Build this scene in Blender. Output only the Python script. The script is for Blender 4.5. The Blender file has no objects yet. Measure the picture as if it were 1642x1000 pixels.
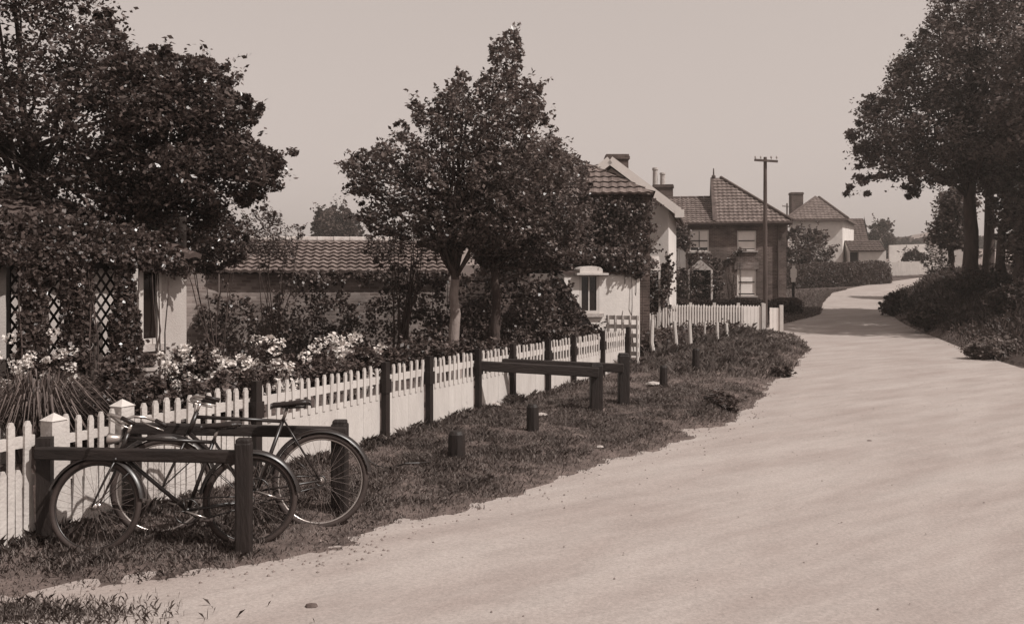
import bpy, math, random
import numpy as np
from mathutils import Vector, Matrix, noise
random.seed(7); rng = np.random.default_rng(7)
C = bpy.context.scene.collection
sc = bpy.context.scene
F = 1500.0; CX = 821.0; HY = 445.0; EYE = 2.0
R = math.radians

# ---------------------------------------------------------------- helpers
def lerp(a, b, t): return a + (b - a) * t
def P(px, py, d):                     # a photo direction at distance d, as a world point
    return Vector(((px - CX) * d / F, d, EYE + (HY - py) * d / F))
def zg(x, y):                         # terrain height
    t = max(0.0, y - 33.0); t = min(t, 75.0)
    return 0.05 * t * (t / (t + 6.0)) if t > 0 else 0.0
def gp(px, py):                       # where the ray meets the ground
    d = 2.0
    while d < 300:
        p = P(px, py, d)
        if p.z <= zg(p.x, d): return Vector((p.x, d, zg(p.x, d)))
        d *= 1.004
    return P(px, py, 300)
def sep(v):                           # the brown-toned grey of this place
    t = min(1.0, v / 0.42)
    return (v, v * lerp(.68, .92, t), v * lerp(.585, .865, t), 1)

class MB:
    def __init__(s): s.v = []; s.f = []
    def add(s, vs, fs):
        o = len(s.v); s.v += [tuple(p) for p in vs]; s.f += [tuple(i + o for i in f) for f in fs]; return s
    def hexa(s, p):
        return s.add(p, [(0,3,2,1),(4,5,6,7),(0,1,5,4),(1,2,6,5),(2,3,7,6),(3,0,4,7)])
    def box(s, c, size, rz=0.0, M=None):
        x, y, z = size[0]/2, size[1]/2, size[2]/2
        pts = [(-x,-y,-z),(x,-y,-z),(x,y,-z),(-x,y,-z),(-x,-y,z),(x,-y,z),(x,y,z),(-x,y,z)]
        m = Matrix.Rotation(rz, 3, 'Z') if M is None else M
        return s.hexa([Vector(c) + m @ Vector(q) for q in pts])
    def bar(s, a, b, w, h, up=(0,0,1)):       # a rectangular bar from a to b
        a, b = Vector(a), Vector(b); t = (b - a).normalized(); up = Vector(up)
        n = t.cross(up)
        if n.length < 1e-4: n = t.cross(Vector((0,1,0)))
        n.normalize(); u = n.cross(t).normalized()
        q = [(-1,-1),(1,-1),(1,1),(-1,1)]
        return s.hexa([a + n*x*w/2 + u*y*h/2 for x, y in q] + [b + n*x*w/2 + u*y*h/2 for x, y in q])
    def tube(s, pts, r, n=8, closed=False, cap=True):
        pts = [Vector(p) for p in pts]; m = len(pts)
        rr = r if hasattr(r, '__len__') else [r] * m
        vs = []; ref = None
        for i, p in enumerate(pts):
            if closed: t = pts[(i+1) % m] - pts[i-1]
            else: t = pts[min(i+1, m-1)] - pts[max(i-1, 0)]
            t.normalize()
            if ref is None:
                ref = t.orthogonal().normalized()
            ref = (ref - t * ref.dot(t))
            if ref.length < 1e-5: ref = t.orthogonal()
            ref.normalize(); b = t.cross(ref)
            for k in range(n):
                a = 2*math.pi*k/n
                vs.append(p + (ref*math.cos(a) + b*math.sin(a)) * rr[i])
        fs = []
        for i in range(m if closed else m-1):
            j = (i+1) % m
            for k in range(n):
                fs.append((i*n+k, i*n+(k+1) % n, j*n+(k+1) % n, j*n+k))
        if cap and not closed:
            fs.append(tuple(range(n-1, -1, -1))); fs.append(tuple((m-1)*n+k for k in range(n)))
        return s.add(vs, fs)
    def quad(s, a, b, c, d): return s.add([a,b,c,d], [(0,1,2,3)])
    def prism(s, poly, vec):                   # planar polygon swept along vec
        n = len(poly); vec = Vector(vec); poly = [Vector(p) for p in poly]
        fs = [tuple(range(n-1,-1,-1)), tuple(range(n, 2*n))] + [(i,(i+1)%n,(i+1)%n+n,i+n) for i in range(n)]
        return s.add(poly + [p + vec for p in poly], fs)
    def lathe(s, c, prof, n=12):
        vs = []; fs = []
        for r, z in prof:
            for k in range(n):
                a = 2*math.pi*k/n; vs.append((c[0]+r*math.cos(a), c[1]+r*math.sin(a), c[2]+z))
        for i in range(len(prof)-1):
            for k in range(n): fs.append((i*n+k, i*n+(k+1)%n, (i+1)*n+(k+1)%n, (i+1)*n+k))
        fs.append(tuple(range(n-1,-1,-1))); fs.append(tuple((len(prof)-1)*n+k for k in range(n)))
        return s.add(vs, fs)
    def wall(s, p0, p1, z0, z1, holes=(), depth=.12, gable=None):
        # upright wall p0->p1 seen from its right-hand side, with openings (u0,z0,u1,z1) and their reveals
        p0 = Vector((p0[0],p0[1],0)); p1 = Vector((p1[0],p1[1],0)); L = (p1-p0).length; t = (p1-p0)/L
        n = Vector((t.y,-t.x,0))
        us = sorted({0.0, L} | {h[0] for h in holes} | {h[2] for h in holes})
        zs = sorted({z0, z1} | {h[1] for h in holes} | {h[3] for h in holes})
        W = lambda u, z, k=0: p0 + t*u - n*k + Vector((0,0,z))
        for i in range(len(us)-1):
            for j in range(len(zs)-1):
                um, zm = (us[i]+us[i+1])/2, (zs[j]+zs[j+1])/2
                if any(h[0] < um < h[2] and h[1] < zm < h[3] for h in holes): continue
                s.quad(W(us[i],zs[j]), W(us[i+1],zs[j]), W(us[i+1],zs[j+1]), W(us[i],zs[j+1]))
        for a, b, c, d in holes:
            for q in (((a,b),(c,b)),((c,b),(c,d)),((c,d),(a,d)),((a,d),(a,b))):
                s.quad(W(*q[0]), W(*q[1]), W(*q[1],depth), W(*q[0],depth))
        if gable: s.add([W(0,z1), W(L,z1), W(gable[0],gable[1])], [(0,1,2)])
        return s
    def tiles(s, A, B, Cc, D, tw=.25, cl=.30, amp=.035):
        A, B, Cc, D = map(Vector, (A,B,Cc,D)); U = (B-A).normalized()
        mid = (Cc+D)/2 if (Cc-D).length > 1e-4 else Cc
        V = (mid-A) - U*((mid-A).dot(U)); LV = V.length; V.normalize(); N = U.cross(V).normalized()
        if N.z < 0: N = -N
        du, dv = (D-A).dot(U), (Cc-A).dot(U); Lb = (B-A).length
        rows = max(2, int(LV/cl)); step = tw/5
        lo, hi = min(0, du), max(Lb, dv); us = np.arange(lo, hi+step, step); m = len(us)
        vs = []; fs = []
        for r in range(rows):
            ph = 0
            for e in (0, 1):
                v = (r+e)*LV/rows; k = v/LV
                uL, uR = lerp(0,du,k), lerp(Lb,dv,k)
                for u in us:
                    uu = min(max(u,uL),uR)
                    h = amp*(.5+.5*math.sin(2*math.pi*uu/tw)) + (.045 if e == 0 else .0)
                    jj = random.uniform(-.006,.006)
                    vs.append(A + U*uu + V*(v - (.03 if e==0 else 0)) + N*(h+jj))
        for r in range(rows):
            for i in range(m-1):
                a = (2*r)*m+i; b = a+m
                fs.append((a,a+1,b+1,b))
            if r:
                for i in range(m-1):
                    a = (2*r-1)*m+i; b = (2*r)*m+i
                    fs.append((a,a+1,b+1,b))
        for r in [0]:
            e0 = len(vs)
            for i in range(m): p = vs[i]; vs.append(p - N*.07)
            for i in range(m-1): fs.append((e0+i, e0+i+1, i+1, i))
        s.add(vs, fs)
        # underside
        return s.quad(A-N*.05, D-N*.05, Cc-N*.05, B-N*.05)
    def build(s, name, mat, parent=None, local=False, smooth=False, bevel=0):
        me = bpy.data.meshes.new(name)
        off = Vector((0,0,0))
        if parent is not None and not local:
            q = parent
            while q.parent: q = q.parent
            off = q.location
        vs = [(p[0]-off.x, p[1]-off.y, p[2]-off.z) for p in s.v]
        me.from_pydata(vs, [], s.f); me.update()
        uv = me.uv_layers.new(name='UV')
        for poly in me.polygons:
            n = poly.normal
            hz = abs(n.z) > .95
            t = Vector((1,0,0)) if hz else Vector((-n.y,n.x,0)).normalized()
            for li in poly.loop_indices:
                co = Vector(s.v[me.loops[li].vertex_index])
                uv.data[li].uv = (co.x,co.y) if hz else (co.dot(t), co.z)
        if smooth: me.shade_smooth()
        me.materials.append(mat)
        o = bpy.data.objects.new(name, me); C.objects.link(o)
        if parent is not None: o.parent = parent
        if bevel:
            bv = o.modifiers.new('worn_edges', 'BEVEL'); bv.width = bevel; bv.segments = 2
        return o

def thing(name, label, cat, loc=(0,0,0), rz=0, group=None):
    o = bpy.data.objects.new(name, None); C.objects.link(o); o.empty_display_size = .1
    o.location = loc; o.rotation_euler = (0,0,rz); o['label'] = label; o['category'] = cat
    if group: o['group'] = group
    return o
def tag(o, label=None, cat=None, group=None, kind=None):
    if label: o['label'] = label
    if cat: o['category'] = cat
    if group: o['group'] = group
    if kind: o['kind'] = kind
    return o
def copy_tree(o, parent=None):
    c = o.copy(); C.objects.link(c); c.parent = parent
    for ch in list(o.children): copy_tree(ch, c)
    return c

# ---------------------------------------------------------------- materials
def new_mat(name):
    m = bpy.data.materials.new(name); m.use_nodes = True
    nt = m.node_tree; b = nt.nodes['Principled BSDF']
    return m, nt, b
def mat(name, v, var=.3, scale=4.0, rough=.85, bump=.0, bscale=None, stretch=None, spec=.3, dirt=0.0):
    m, nt, b = new_mat(name); N = nt.nodes; L = nt.links
    tc = N.new('ShaderNodeTexCoord'); src = tc.outputs['Object']
    if stretch:
        mp = N.new('ShaderNodeMapping'); mp.inputs['Scale'].default_value = stretch
        L.new(src, mp.inputs['Vector']); src = mp.outputs['Vector']
    nz = N.new('ShaderNodeTexNoise'); nz.inputs['Scale'].default_value = scale; nz.inputs['Detail'].default_value = 8; nz.inputs['Roughness'].default_value = .65
    L.new(src, nz.inputs['Vector'])
    cr = N.new('ShaderNodeValToRGB'); e = cr.color_ramp.elements
    e[0].position = .3; e[1].position = .7; e[0].color = sep(v*(1-var)); e[1].color = sep(v*(1+var))
    L.new(nz.outputs['Fac'], cr.inputs['Fac']); col = cr.outputs['Color']
    if dirt:
        n2 = N.new('ShaderNodeTexNoise'); n2.inputs['Scale'].default_value = scale*.6; n2.inputs['Detail'].default_value = 10; n2.inputs['Roughness'].default_value = .7
        L.new(tc.outputs['Object'], n2.inputs['Vector'])
        r2 = N.new('ShaderNodeValToRGB'); r2.color_ramp.elements[0].position = .62; r2.color_ramp.elements[1].position = .70
        L.new(n2.outputs['Fac'], r2.inputs['Fac'])
        mx = N.new('ShaderNodeMix'); mx.data_type = 'RGBA'; L.new(r2.outputs['Color'], mx.inputs['Factor'])
        mu = N.new('ShaderNodeMath'); mu.operation = 'MULTIPLY'; mu.inputs[1].default_value = dirt
        L.new(r2.outputs['Color'], mu.inputs[0]); L.new(mu.outputs[0], mx.inputs['Factor'])
        L.new(col, mx.inputs['A']); mx.inputs['B'].default_value = sep(v*.25); col = mx.outputs['Result']
    L.new(col, b.inputs['Base Color'])
    b.inputs['Roughness'].default_value = rough; b.inputs['Specular IOR Level'].default_value = spec
    if bump:
        n3 = N.new('ShaderNodeTexNoise'); n3.inputs['Scale'].default_value = bscale or scale*6; n3.inputs['Detail'].default_value = 6
        L.new(src, n3.inputs['Vector'])
        bp = N.new('ShaderNodeBump'); bp.inputs['Strength'].default_value = bump; bp.inputs['Distance'].default_value = .02
        L.new(n3.outputs['Fac'], bp.inputs['Height']); L.new(bp.outputs['Normal'], b.inputs['Normal'])
    return m
def leaf_mat(name, lo, hi, rough=.45, spec=.4, thru=.3):
    m, nt, b = new_mat(name); N = nt.nodes; L = nt.links
    g = N.new('ShaderNodeNewGeometry'); cr = N.new('ShaderNodeValToRGB'); e = cr.color_ramp.elements
    e[0].color = sep(lo); e[1].color = sep(hi)
    L.new(g.outputs['Random Per Island'], cr.inputs['Fac']); L.new(cr.outputs['Color'], b.inputs['Base Color'])
    b.inputs['Roughness'].default_value = rough; b.inputs['Specular IOR Level'].default_value = spec
    tr = N.new('ShaderNodeBsdfTranslucent'); L.new(cr.outputs['Color'], tr.inputs['Color']); ms = N.new('ShaderNodeMixShader'); ms.inputs[0].default_value = thru
    L.new(b.outputs[0], ms.inputs[1]); L.new(tr.outputs[0], ms.inputs[2]); L.new(ms.outputs[0], N['Material Output'].inputs['Surface'])
    return m
def brick_mat(name, v, mortar, white=0.0):
    m, nt, b = new_mat(name); N = nt.nodes; L = nt.links
    tc = N.new('ShaderNodeTexCoord'); br = N.new('ShaderNodeTexBrick')
    L.new(tc.outputs['UV'], br.inputs['Vector'])
    br.inputs['Scale'].default_value = 1; br.inputs['Brick Width'].default_value = .23; br.inputs['Row Height'].default_value = .078
    br.inputs['Mortar Size'].default_value = .010; br.inputs['Color1'].default_value = sep(v*.7); br.inputs['Color2'].default_value = sep(v*1.35); br.inputs['Mortar'].default_value = sep(mortar)
    nz = N.new('ShaderNodeTexNoise'); nz.inputs['Scale'].default_value = 1.6; nz.inputs['Detail'].default_value = 8
    L.new(tc.outputs['Object'], nz.inputs['Vector'])
    mx = N.new('ShaderNodeMix'); mx.data_type = 'RGBA'; mx.blend_type = 'MULTIPLY'; mx.inputs['Factor'].default_value = 1
    cr = N.new('ShaderNodeValToRGB'); cr.color_ramp.elements[0].position = .3; cr.color_ramp.elements[1].position = .7
    cr.color_ramp.elements[0].color = (.55,.55,.55,1); cr.color_ramp.elements[1].color = (1.2,1.2,1.2,1)
    L.new(nz.outputs['Fac'], cr.inputs['Fac']); L.new(br.outputs['Color'], mx.inputs['A']); L.new(cr.outputs['Color'], mx.inputs['B'])
    L.new(mx.outputs['Result'], b.inputs['Base Color']); b.inputs['Roughness'].default_value = .9; b.inputs['Specular IOR Level'].default_value = .2
    bp = N.new('ShaderNodeBump'); bp.inputs['Strength'].default_value = .6; bp.inputs['Distance'].default_value = .01; bp.invert = True
    L.new(br.outputs['Fac'], bp.inputs['Height']); L.new(bp.outputs['Normal'], b.inputs['Normal'])
    return m

M = {}
M['white'] = mat('white_paint', .45, .16, 2.5, .65, .35, 40, dirt=.85)
M['white_old'] = mat('weathered_white_boards', .45, .12, 5.0, .75, .3, 60, stretch=(1,1,.25), dirt=.9)
M['limewash'] = mat('limewash', .56, .14, 1.2, .9, .25, 20)
M['stucco'] = mat('stucco', .36, .10, 2.0, .95, .4, 60)
M['dark_wood'] = mat('tarred_wood', .016, .4, 6.0, .6, .5, 40, stretch=(1,1,.2))
M['rail_wood'] = mat('old_rail_wood', .018, .5, 5.0, .7, .5, 30, stretch=(.3,1,1))
M['grey_wood'] = mat('grey_wood', .08, .4, 5.0, .8, .4, 30, stretch=(1,1,.15))
M['bark'] = mat('bark', .055, .5, 6.0, .95, 1.0, 25, stretch=(1,1,.3))
M['bark_white'] = mat('limewashed_bark', .20, .35, 5.0, .95, .8, 25, stretch=(1,1,.4), dirt=.8)
M['pantile'] = mat('pantiles', .135, .42, 2.2, .85, .3, 30)
M['pantile_dark'] = mat('dark_pantiles', .075, .4, 2.2, .85, .3, 30)
M['pantile_far'] = mat('far_tiles', .115, .3, 1.2, .9)
M['brick'] = brick_mat('red_brick', .125, .21)
M['brick_dark'] = brick_mat('mossy_brick', .085, .14)
M['brick_pale'] = brick_mat('pale_brick', .21, .26)
M['glass'] = mat('window_glass', .012, .3, 2.0, .08, spec=.6)
M['white_bright'] = mat('fresh_white_paint', .68, .06, 3.0, .55)
M['blind'] = mat('window_blind', .85, .08, 3.0, .7)
M['steel'] = mat('black_enamel', .014, .3, 10, .35, spec=.5)
M['chrome'] = mat('nickel', .38, .15, 10, .3, spec=.8); M['chrome'].node_tree.nodes['Principled BSDF'].inputs['Metallic'].default_value = .8
M['spoke'] = mat('dull_spokes', .12, .3, 10, .5, spec=.4)
M['rubber'] = mat('tyre_rubber', .035, .3, 10, .75)
M['leather'] = mat('saddle_leather', .018, .3, 14, .4, .2)
M['stone'] = mat('pale_stone', .36, .25, 8, .9, .6, 30)
M['terracotta'] = mat('terracotta', .20, .2, 6, .85)
M['leaf_holly'] = leaf_mat('holly_leaves', .034, .120, .32, .5)
M['leaf_pear'] = leaf_mat('pear_leaves', .055, .190, .36, .5)
M['leaf_elm'] = leaf_mat('elm_leaves', .065, .215, .6, .3)
M['leaf_ivy'] = leaf_mat('ivy_leaves', .042, .165, .4, .45)
M['leaf_shrub'] = leaf_mat('shrub_leaves', .038, .140, .5, .35)
M['leaf_far'] = leaf_mat('far_leaves', .04, .11, .8, .2)
M['leaf_hedge'] = leaf_mat('hedge_leaves', .036, .110, .55, .3)
M['grass'] = leaf_mat('grass_blades', .085, .30, .7, .2, .45)
M['grass_long'] = leaf_mat('long_grass_blades', .03, .18, .6, .3)
M['petal'] = leaf_mat('white_petals', .60, .75, .8, .1)
M['soil'] = mat('soil_and_turf', .07, .5, 3.0, .95, .8, 20)
M['verge'] = mat('verge_turf', .095, .6, 5.0, .95, 1.0, 30)
M['field'] = mat('far_field', .22, .25, .06, .95)
M['hill'] = mat('far_hill', .17, .3, .05, .95)
M['lead'] = mat('lead_grey', .10, .3, 5, .7)
HAZE = 0.0009
# ---------------------------------------------------------------- foliage
def inpoly(px, py, poly):
    ins = np.zeros(px.shape, bool); n = len(poly)
    for i in range(n):
        x0,y0 = poly[i]; x1,y1 = poly[(i+1)%n]
        if y0 == y1: continue
        c = ((y0 > py) != (y1 > py)) & (px < (x1-x0)*(py-y0)/(y1-y0)+x0)
        ins ^= c
    return ins
def segdist(px, py, poly, closed=True):
    d = np.full(px.shape, 1e9); n = len(poly)
    for i in range(n if closed else n-1):
        x0,y0 = poly[i]; x1,y1 = poly[(i+1)%n]
        dx,dy = x1-x0, y1-y0; L = dx*dx+dy*dy+1e-9
        t = np.clip(((px-x0)*dx+(py-y0)*dy)/L, 0, 1)
        d = np.minimum(d, np.hypot(px-x0-t*dx, py-y0-t*dy))
    return d
def unit(a): return a/np.maximum(1e-9, np.linalg.norm(a, axis=1))[:,None]
def fast_mesh(name, V, nq, k, m, parent=None, label=None):
    # V: (n*k,3) points, n faces of k corners each
    me = bpy.data.meshes.new(name); n = nq
    me.vertices.add(n*k); me.vertices.foreach_set('co', V.astype(np.float32).ravel())
    me.loops.add(n*k); me.loops.foreach_set('vertex_index', np.arange(n*k, dtype=np.int32))
    me.polygons.add(n); me.polygons.foreach_set('loop_start', np.arange(0, n*k, k, dtype=np.int32)); me.polygons.foreach_set('loop_total', np.full(n, k, dtype=np.int32))
    me.update(); me.validate(); me.materials.append(m)
    o = bpy.data.objects.new(name, me); C.objects.link(o)
    if parent is not None: o.parent = parent
    return o
def leaves(name, cen, size, m, parent=None, up=.5, asp=.55, bend=0.0):
    n = len(cen); off = np.array(parent.location) if parent is not None else 0
    nrm = rng.normal(size=(n,3)); nrm[:,2] = np.abs(nrm[:,2]) + up; nrm = unit(nrm)
    t = unit(np.cross(nrm, rng.normal(size=(n,3)))); b = np.cross(nrm, t)
    L = (size*rng.uniform(.6,1.25,n))[:,None]; W = L*asp
    droop = nrm*L*rng.uniform(-.15,.15,n)[:,None]
    V = np.stack([cen-t*L/2, cen+b*W/2+droop, cen+t*L/2, cen-b*W/2+droop], 1).reshape(-1,3) - off
    return fast_mesh(name, V, n, 4, m, parent)
def clump_points(poly, d, thick, n, per, r, holes=(), edge=.0, dslope=0.0, flat=.8, sprays=.35):
    # clump centres spread through the volume whose outline is poly, then leaves round each centre
    poly = [tuple(p) for p in poly]; xs = [p[0] for p in poly]; ys = [p[1] for p in poly]
    out = []; got = 0
    X = []; Y = []
    while got < n:
        x = rng.uniform(min(xs), max(xs), 4*n); y = rng.uniform(min(ys), max(ys), 4*n)
        k = inpoly(x, y, poly)
        for h in holes: k &= np.hypot((x-h[0])/h[2], (y-h[1])/h[3]) > 1
        X.append(x[k]); Y.append(y[k]); got += int(k.sum())
    x = np.concatenate(X)[:n]; y = np.concatenate(Y)[:n]
    if isinstance(d, tuple): d = d[1] + (d[3]-d[1])*(x-d[0])/(d[2]-d[0])
    e = segdist(x, y, poly)*d/F
    k = np.clip(e/max(thick,1e-3), 0, 1)
    off = rng.uniform(-1,1,n)*thick*np.sqrt(np.maximum(0.02, 1-(1-k)**2))
    c = np.stack([(x-CX)*d/F, d+off, EYE+(HY-y)*d/F], 1)
    rr = np.minimum(r, np.maximum(e*1.05, r*.25))
    g = unit(rng.normal(size=(n,per,3)).reshape(-1,3)).reshape(n,per,3)*(rng.uniform(0,1,(n,per,1))**.5)
    g[:,:,2] *= flat
    p = (c[:,None,:] + g*rr[:,None,None]).reshape(-1,3)
    # loose sprays of leaves that break the outline, growing outwards and up
    ed = np.nonzero(e < max(thick*.28, r*1.2))[0]
    if len(ed) > 6 and sprays > 0:
        mid = c.mean(0); pick = rng.choice(ed, min(len(ed), int(len(ed)*sprays)), replace=False); ex = []
        for i in pick:
            dr = c[i]-mid; dr = dr/np.linalg.norm(dr)+rng.normal(size=3)*.35+[0,0,.25]; dr /= np.linalg.norm(dr); Ls = r*rng.uniform(.6,1.5); k = int(7*Ls/r)+3
            q = c[i][None,:]+dr[None,:]*np.linspace(.1,1,k)[:,None]*Ls+rng.normal(size=(k,3))*r*.13; ex.append(q)
        p = np.concatenate([p]+ex)
    return c, p
def limb(mb, a, b, r0, r1, n=7, wob=.06, sag=0.0):
    a, b = Vector(a), Vector(b); L = (b-a).length; pts = []
    for i in range(n+1):
        t = i/n; p = a.lerp(b, t)
        w = math.sin(math.pi*t)
        pts.append(p + Vector((random.uniform(-1,1), random.uniform(-1,1), random.uniform(-.5,.5)))*wob*L*.25*w + Vector((0,0,sag*w)))
    mb.tube(pts, [lerp(r0, r1, (i/n)**.8) for i in range(n+1)], 8)
    return pts
def tree(name, label, cat, base, fork_z, r0, poly, d, thick, n, per, r, size, m, group=None, bark=None, limbs=10, holes=(), lower=None, up=.5, lean=(0,0), asp=.55):
    root = thing(name, label, cat, base, 0, group)
    base = Vector(base); top = base + Vector((lean[0], lean[1], fork_z))
    c, p = clump_points(poly, d, thick, n, per, r, holes)
    mb = MB()
    tp = [base+Vector((0,0,-.1)), base+Vector((0,0,.08)), base+Vector((0,0,.3))]
    K = 7
    for i in range(1, K+1):
        q = base.lerp(top, i/K); tp.append(q + Vector((random.uniform(-1,1),random.uniform(-1,1),0))*r0*.25)
    rad = [r0*1.7, r0*1.4, r0*1.08] + [r0*lerp(1.0,.62,i/K) for i in range(1, K+1)]
    mb.tube(tp, rad, 10)
    order = rng.permutation(len(c))
    zs = c[:,2]
    cent = Vector((float(c[:,0].mean()), float(c[:,1].mean()), float(zs.max())))
    spine = limb(mb, tp[-1], top.lerp(cent, .75), r0*.62, r0*.12, 8, .05)
    for i in order[:limbs]:
        q = Vector(c[i]); s0 = random.choice([tp[-2], tp[-1], tp[-1]]+spine[1:4])
        pts = limb(mb, s0, q, r0*.30, r0*.06, 6, .10)
        for j in range(2):
            q2 = Vector(c[order[random.randrange(len(order))]])
            if (q2-q).length < thick*1.6: limb(mb, pts[random.randrange(2,5)], q2, r0*.12, r0*.03, 5, .12)
    mb.build('trunk', bark or M['bark'], root, smooth=True)
    if lower:
        ml = MB(); k = [i for i, q in enumerate(tp) if q.z - base.z <= lower + .3]
        ml.tube([tp[i] for i in k], [rad[i]+.004 for i in k], 10, cap=False)
        ml.build('limewash_coat', M['bark_white'], root, smooth=True)
    leaves('crown', p, size, m, root, up, asp)
    return root
def shrub(name, label, poly, d, thick, n, per, r, size, m, group=None, holes=(), cat='shrub', stems=6, up=.5, base=None, asp=.55, flowers=None):
    xs = [q[0] for q in poly]; gx = sum(xs)/len(xs)
    gxw = (gx-CX)*d/F
    b = Vector((gxw, d, zg(gxw, d))) if base is None else Vector(base)
    root = thing(name, label, cat, b, 0, group)
    c, p = clump_points(poly, d, thick, n, per, r, holes)
    mb = MB()
    for i in range(min(stems, n)):
        limb(mb, b+Vector((random.uniform(-.15,.15), random.uniform(-.1,.1), -.03)), c[i], .018 if d < 20 else .04, .005, 5, .1)
    mb.build('stem', M['bark'], root)
    leaves('foliage', p, size, m, root, up, asp)
    if flowers:                       # (count of heads, head radius, px window)
        cnt, hr, win = flowers; pts = []; k = 0
        cand = [q for q in c if True]
        for q in (cand*6)[:400]:
            if k >= cnt: break
            q = np.array(q)+rng.normal(size=3)*.1
            px = CX+q[0]*F/q[1]; py = HY-(q[2]-EYE)*F/q[1]
            if win and not (win[0] <= px <= win[2] and win[1] <= py <= win[3]): continue
            f = q + np.array([.04, -thick*.7, .05]); k += 1
            hs = hr*random.uniform(.6,1.15)
            for _ in range(34): pts.append(f + unit(rng.normal(size=(1,3)))[0]*[1,1,.8]*hs*random.uniform(.75,1))
        if pts: leaves('blossom', np.array(pts), hr*.52, M['petal'], root, .3, .9)
    return root

# ---------------------------------------------------------------- world, sun, camera
SUN = Vector((.86, -.50, 0)).normalized(); EL = R(50)
w = bpy.data.worlds.new('World'); sc.world = w; w.use_nodes = True
nt = w.node_tree; bg = nt.nodes['Background']
sky = nt.nodes.new('ShaderNodeTexSky'); sky.sky_type = 'NISHITA'; sky.sun_disc = False
sky.sun_elevation = EL; sky.sun_rotation = math.atan2(SUN.x, SUN.y); sky.dust_density = 4; sky.air_density = 1.2; sky.ozone_density = .5
bw = nt.nodes.new('ShaderNodeRGBToBW'); nt.links.new(sky.outputs['Color'], bw.inputs['Color'])
pw = nt.nodes.new('ShaderNodeMath'); pw.operation = 'POWER'; pw.inputs[1].default_value = .30     # a thin even veil of cloud flattens the sky's contrast
nt.links.new(bw.outputs['Val'], pw.inputs[0])
mx = nt.nodes.new('ShaderNodeMix'); mx.data_type = 'RGBA'; mx.blend_type = 'MULTIPLY'; mx.inputs['Factor'].default_value = 1
nt.links.new(pw.outputs[0], mx.inputs['A']); mx.inputs['B'].default_value = (3.72, 3.24, 3.00, 1)
nt.links.new(mx.outputs['Result'], bg.inputs['Color']); bg.inputs['Strength'].default_value = .108
sl = bpy.data.lights.new('sun', 'SUN'); sl.energy = 4.7; sl.angle = R(.6); sl.color = (1, .955, .91)
so = bpy.data.objects.new('sun', sl); C.objects.link(so)
sd = Vector((SUN.x*math.cos(EL), SUN.y*math.cos(EL), math.sin(EL)))
so.rotation_euler = sd.to_track_quat('Z', 'Y').to_euler(); so.location = sd*60
cd = bpy.data.cameras.new('camera'); co = bpy.data.objects.new('camera', cd); C.objects.link(co)
co.location = (0, 0, EYE); co.rotation_euler = (R(90), 0, 0)
cd.sensor_width = 36; cd.lens = F/1642*36; cd.shift_y = -(500-HY)/1642; cd.clip_end = 3000; cd.clip_start = .1
sc.camera = co
sc.view_settings.view_transform = 'Standard'; sc.view_settings.look = 'None'; sc.view_settings.exposure = .08; sc.view_settings.gamma = 1

# ---------------------------------------------------------------- ground
FD = Vector((.438, .899, 0)); FP = Vector((-3.51, 7.06, 0))
def fx(d): return FP.x + .487*(d - FP.y)
def FS(s, off=0.0): return FP + FD*s + Vector((.899, -.438, 0))*off     # along the fence, off towards the road
def sd_(d): return (d - 7.06)/.899
def axis(a, b, segs):
    out = [a]
    for lim, st in segs:
        while out[-1] < lim - 1e-6: out.append(min(lim, out[-1]+st))
    return out
gx = axis(-400, 400, [(-60,20),(-12,2),(40,1),(100,4),(400,20)])
gy = axis(-20, 900, [(2,2),(60,1),(140,3),(300,10),(900,40)])
mb = MB()
for y in gy:
    for x in gx: mb.v.append((x, y, zg(x, y) - (.03 if y < 60 else .03)))
nx = len(gx)
for j in range(len(gy)-1):
    for i in range(nx-1): mb.f.append((j*nx+i, j*nx+i+1, (j+1)*nx+i+1, (j+1)*nx+i))
tag(mb.build('ground', M['soil']), kind='structure')

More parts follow.
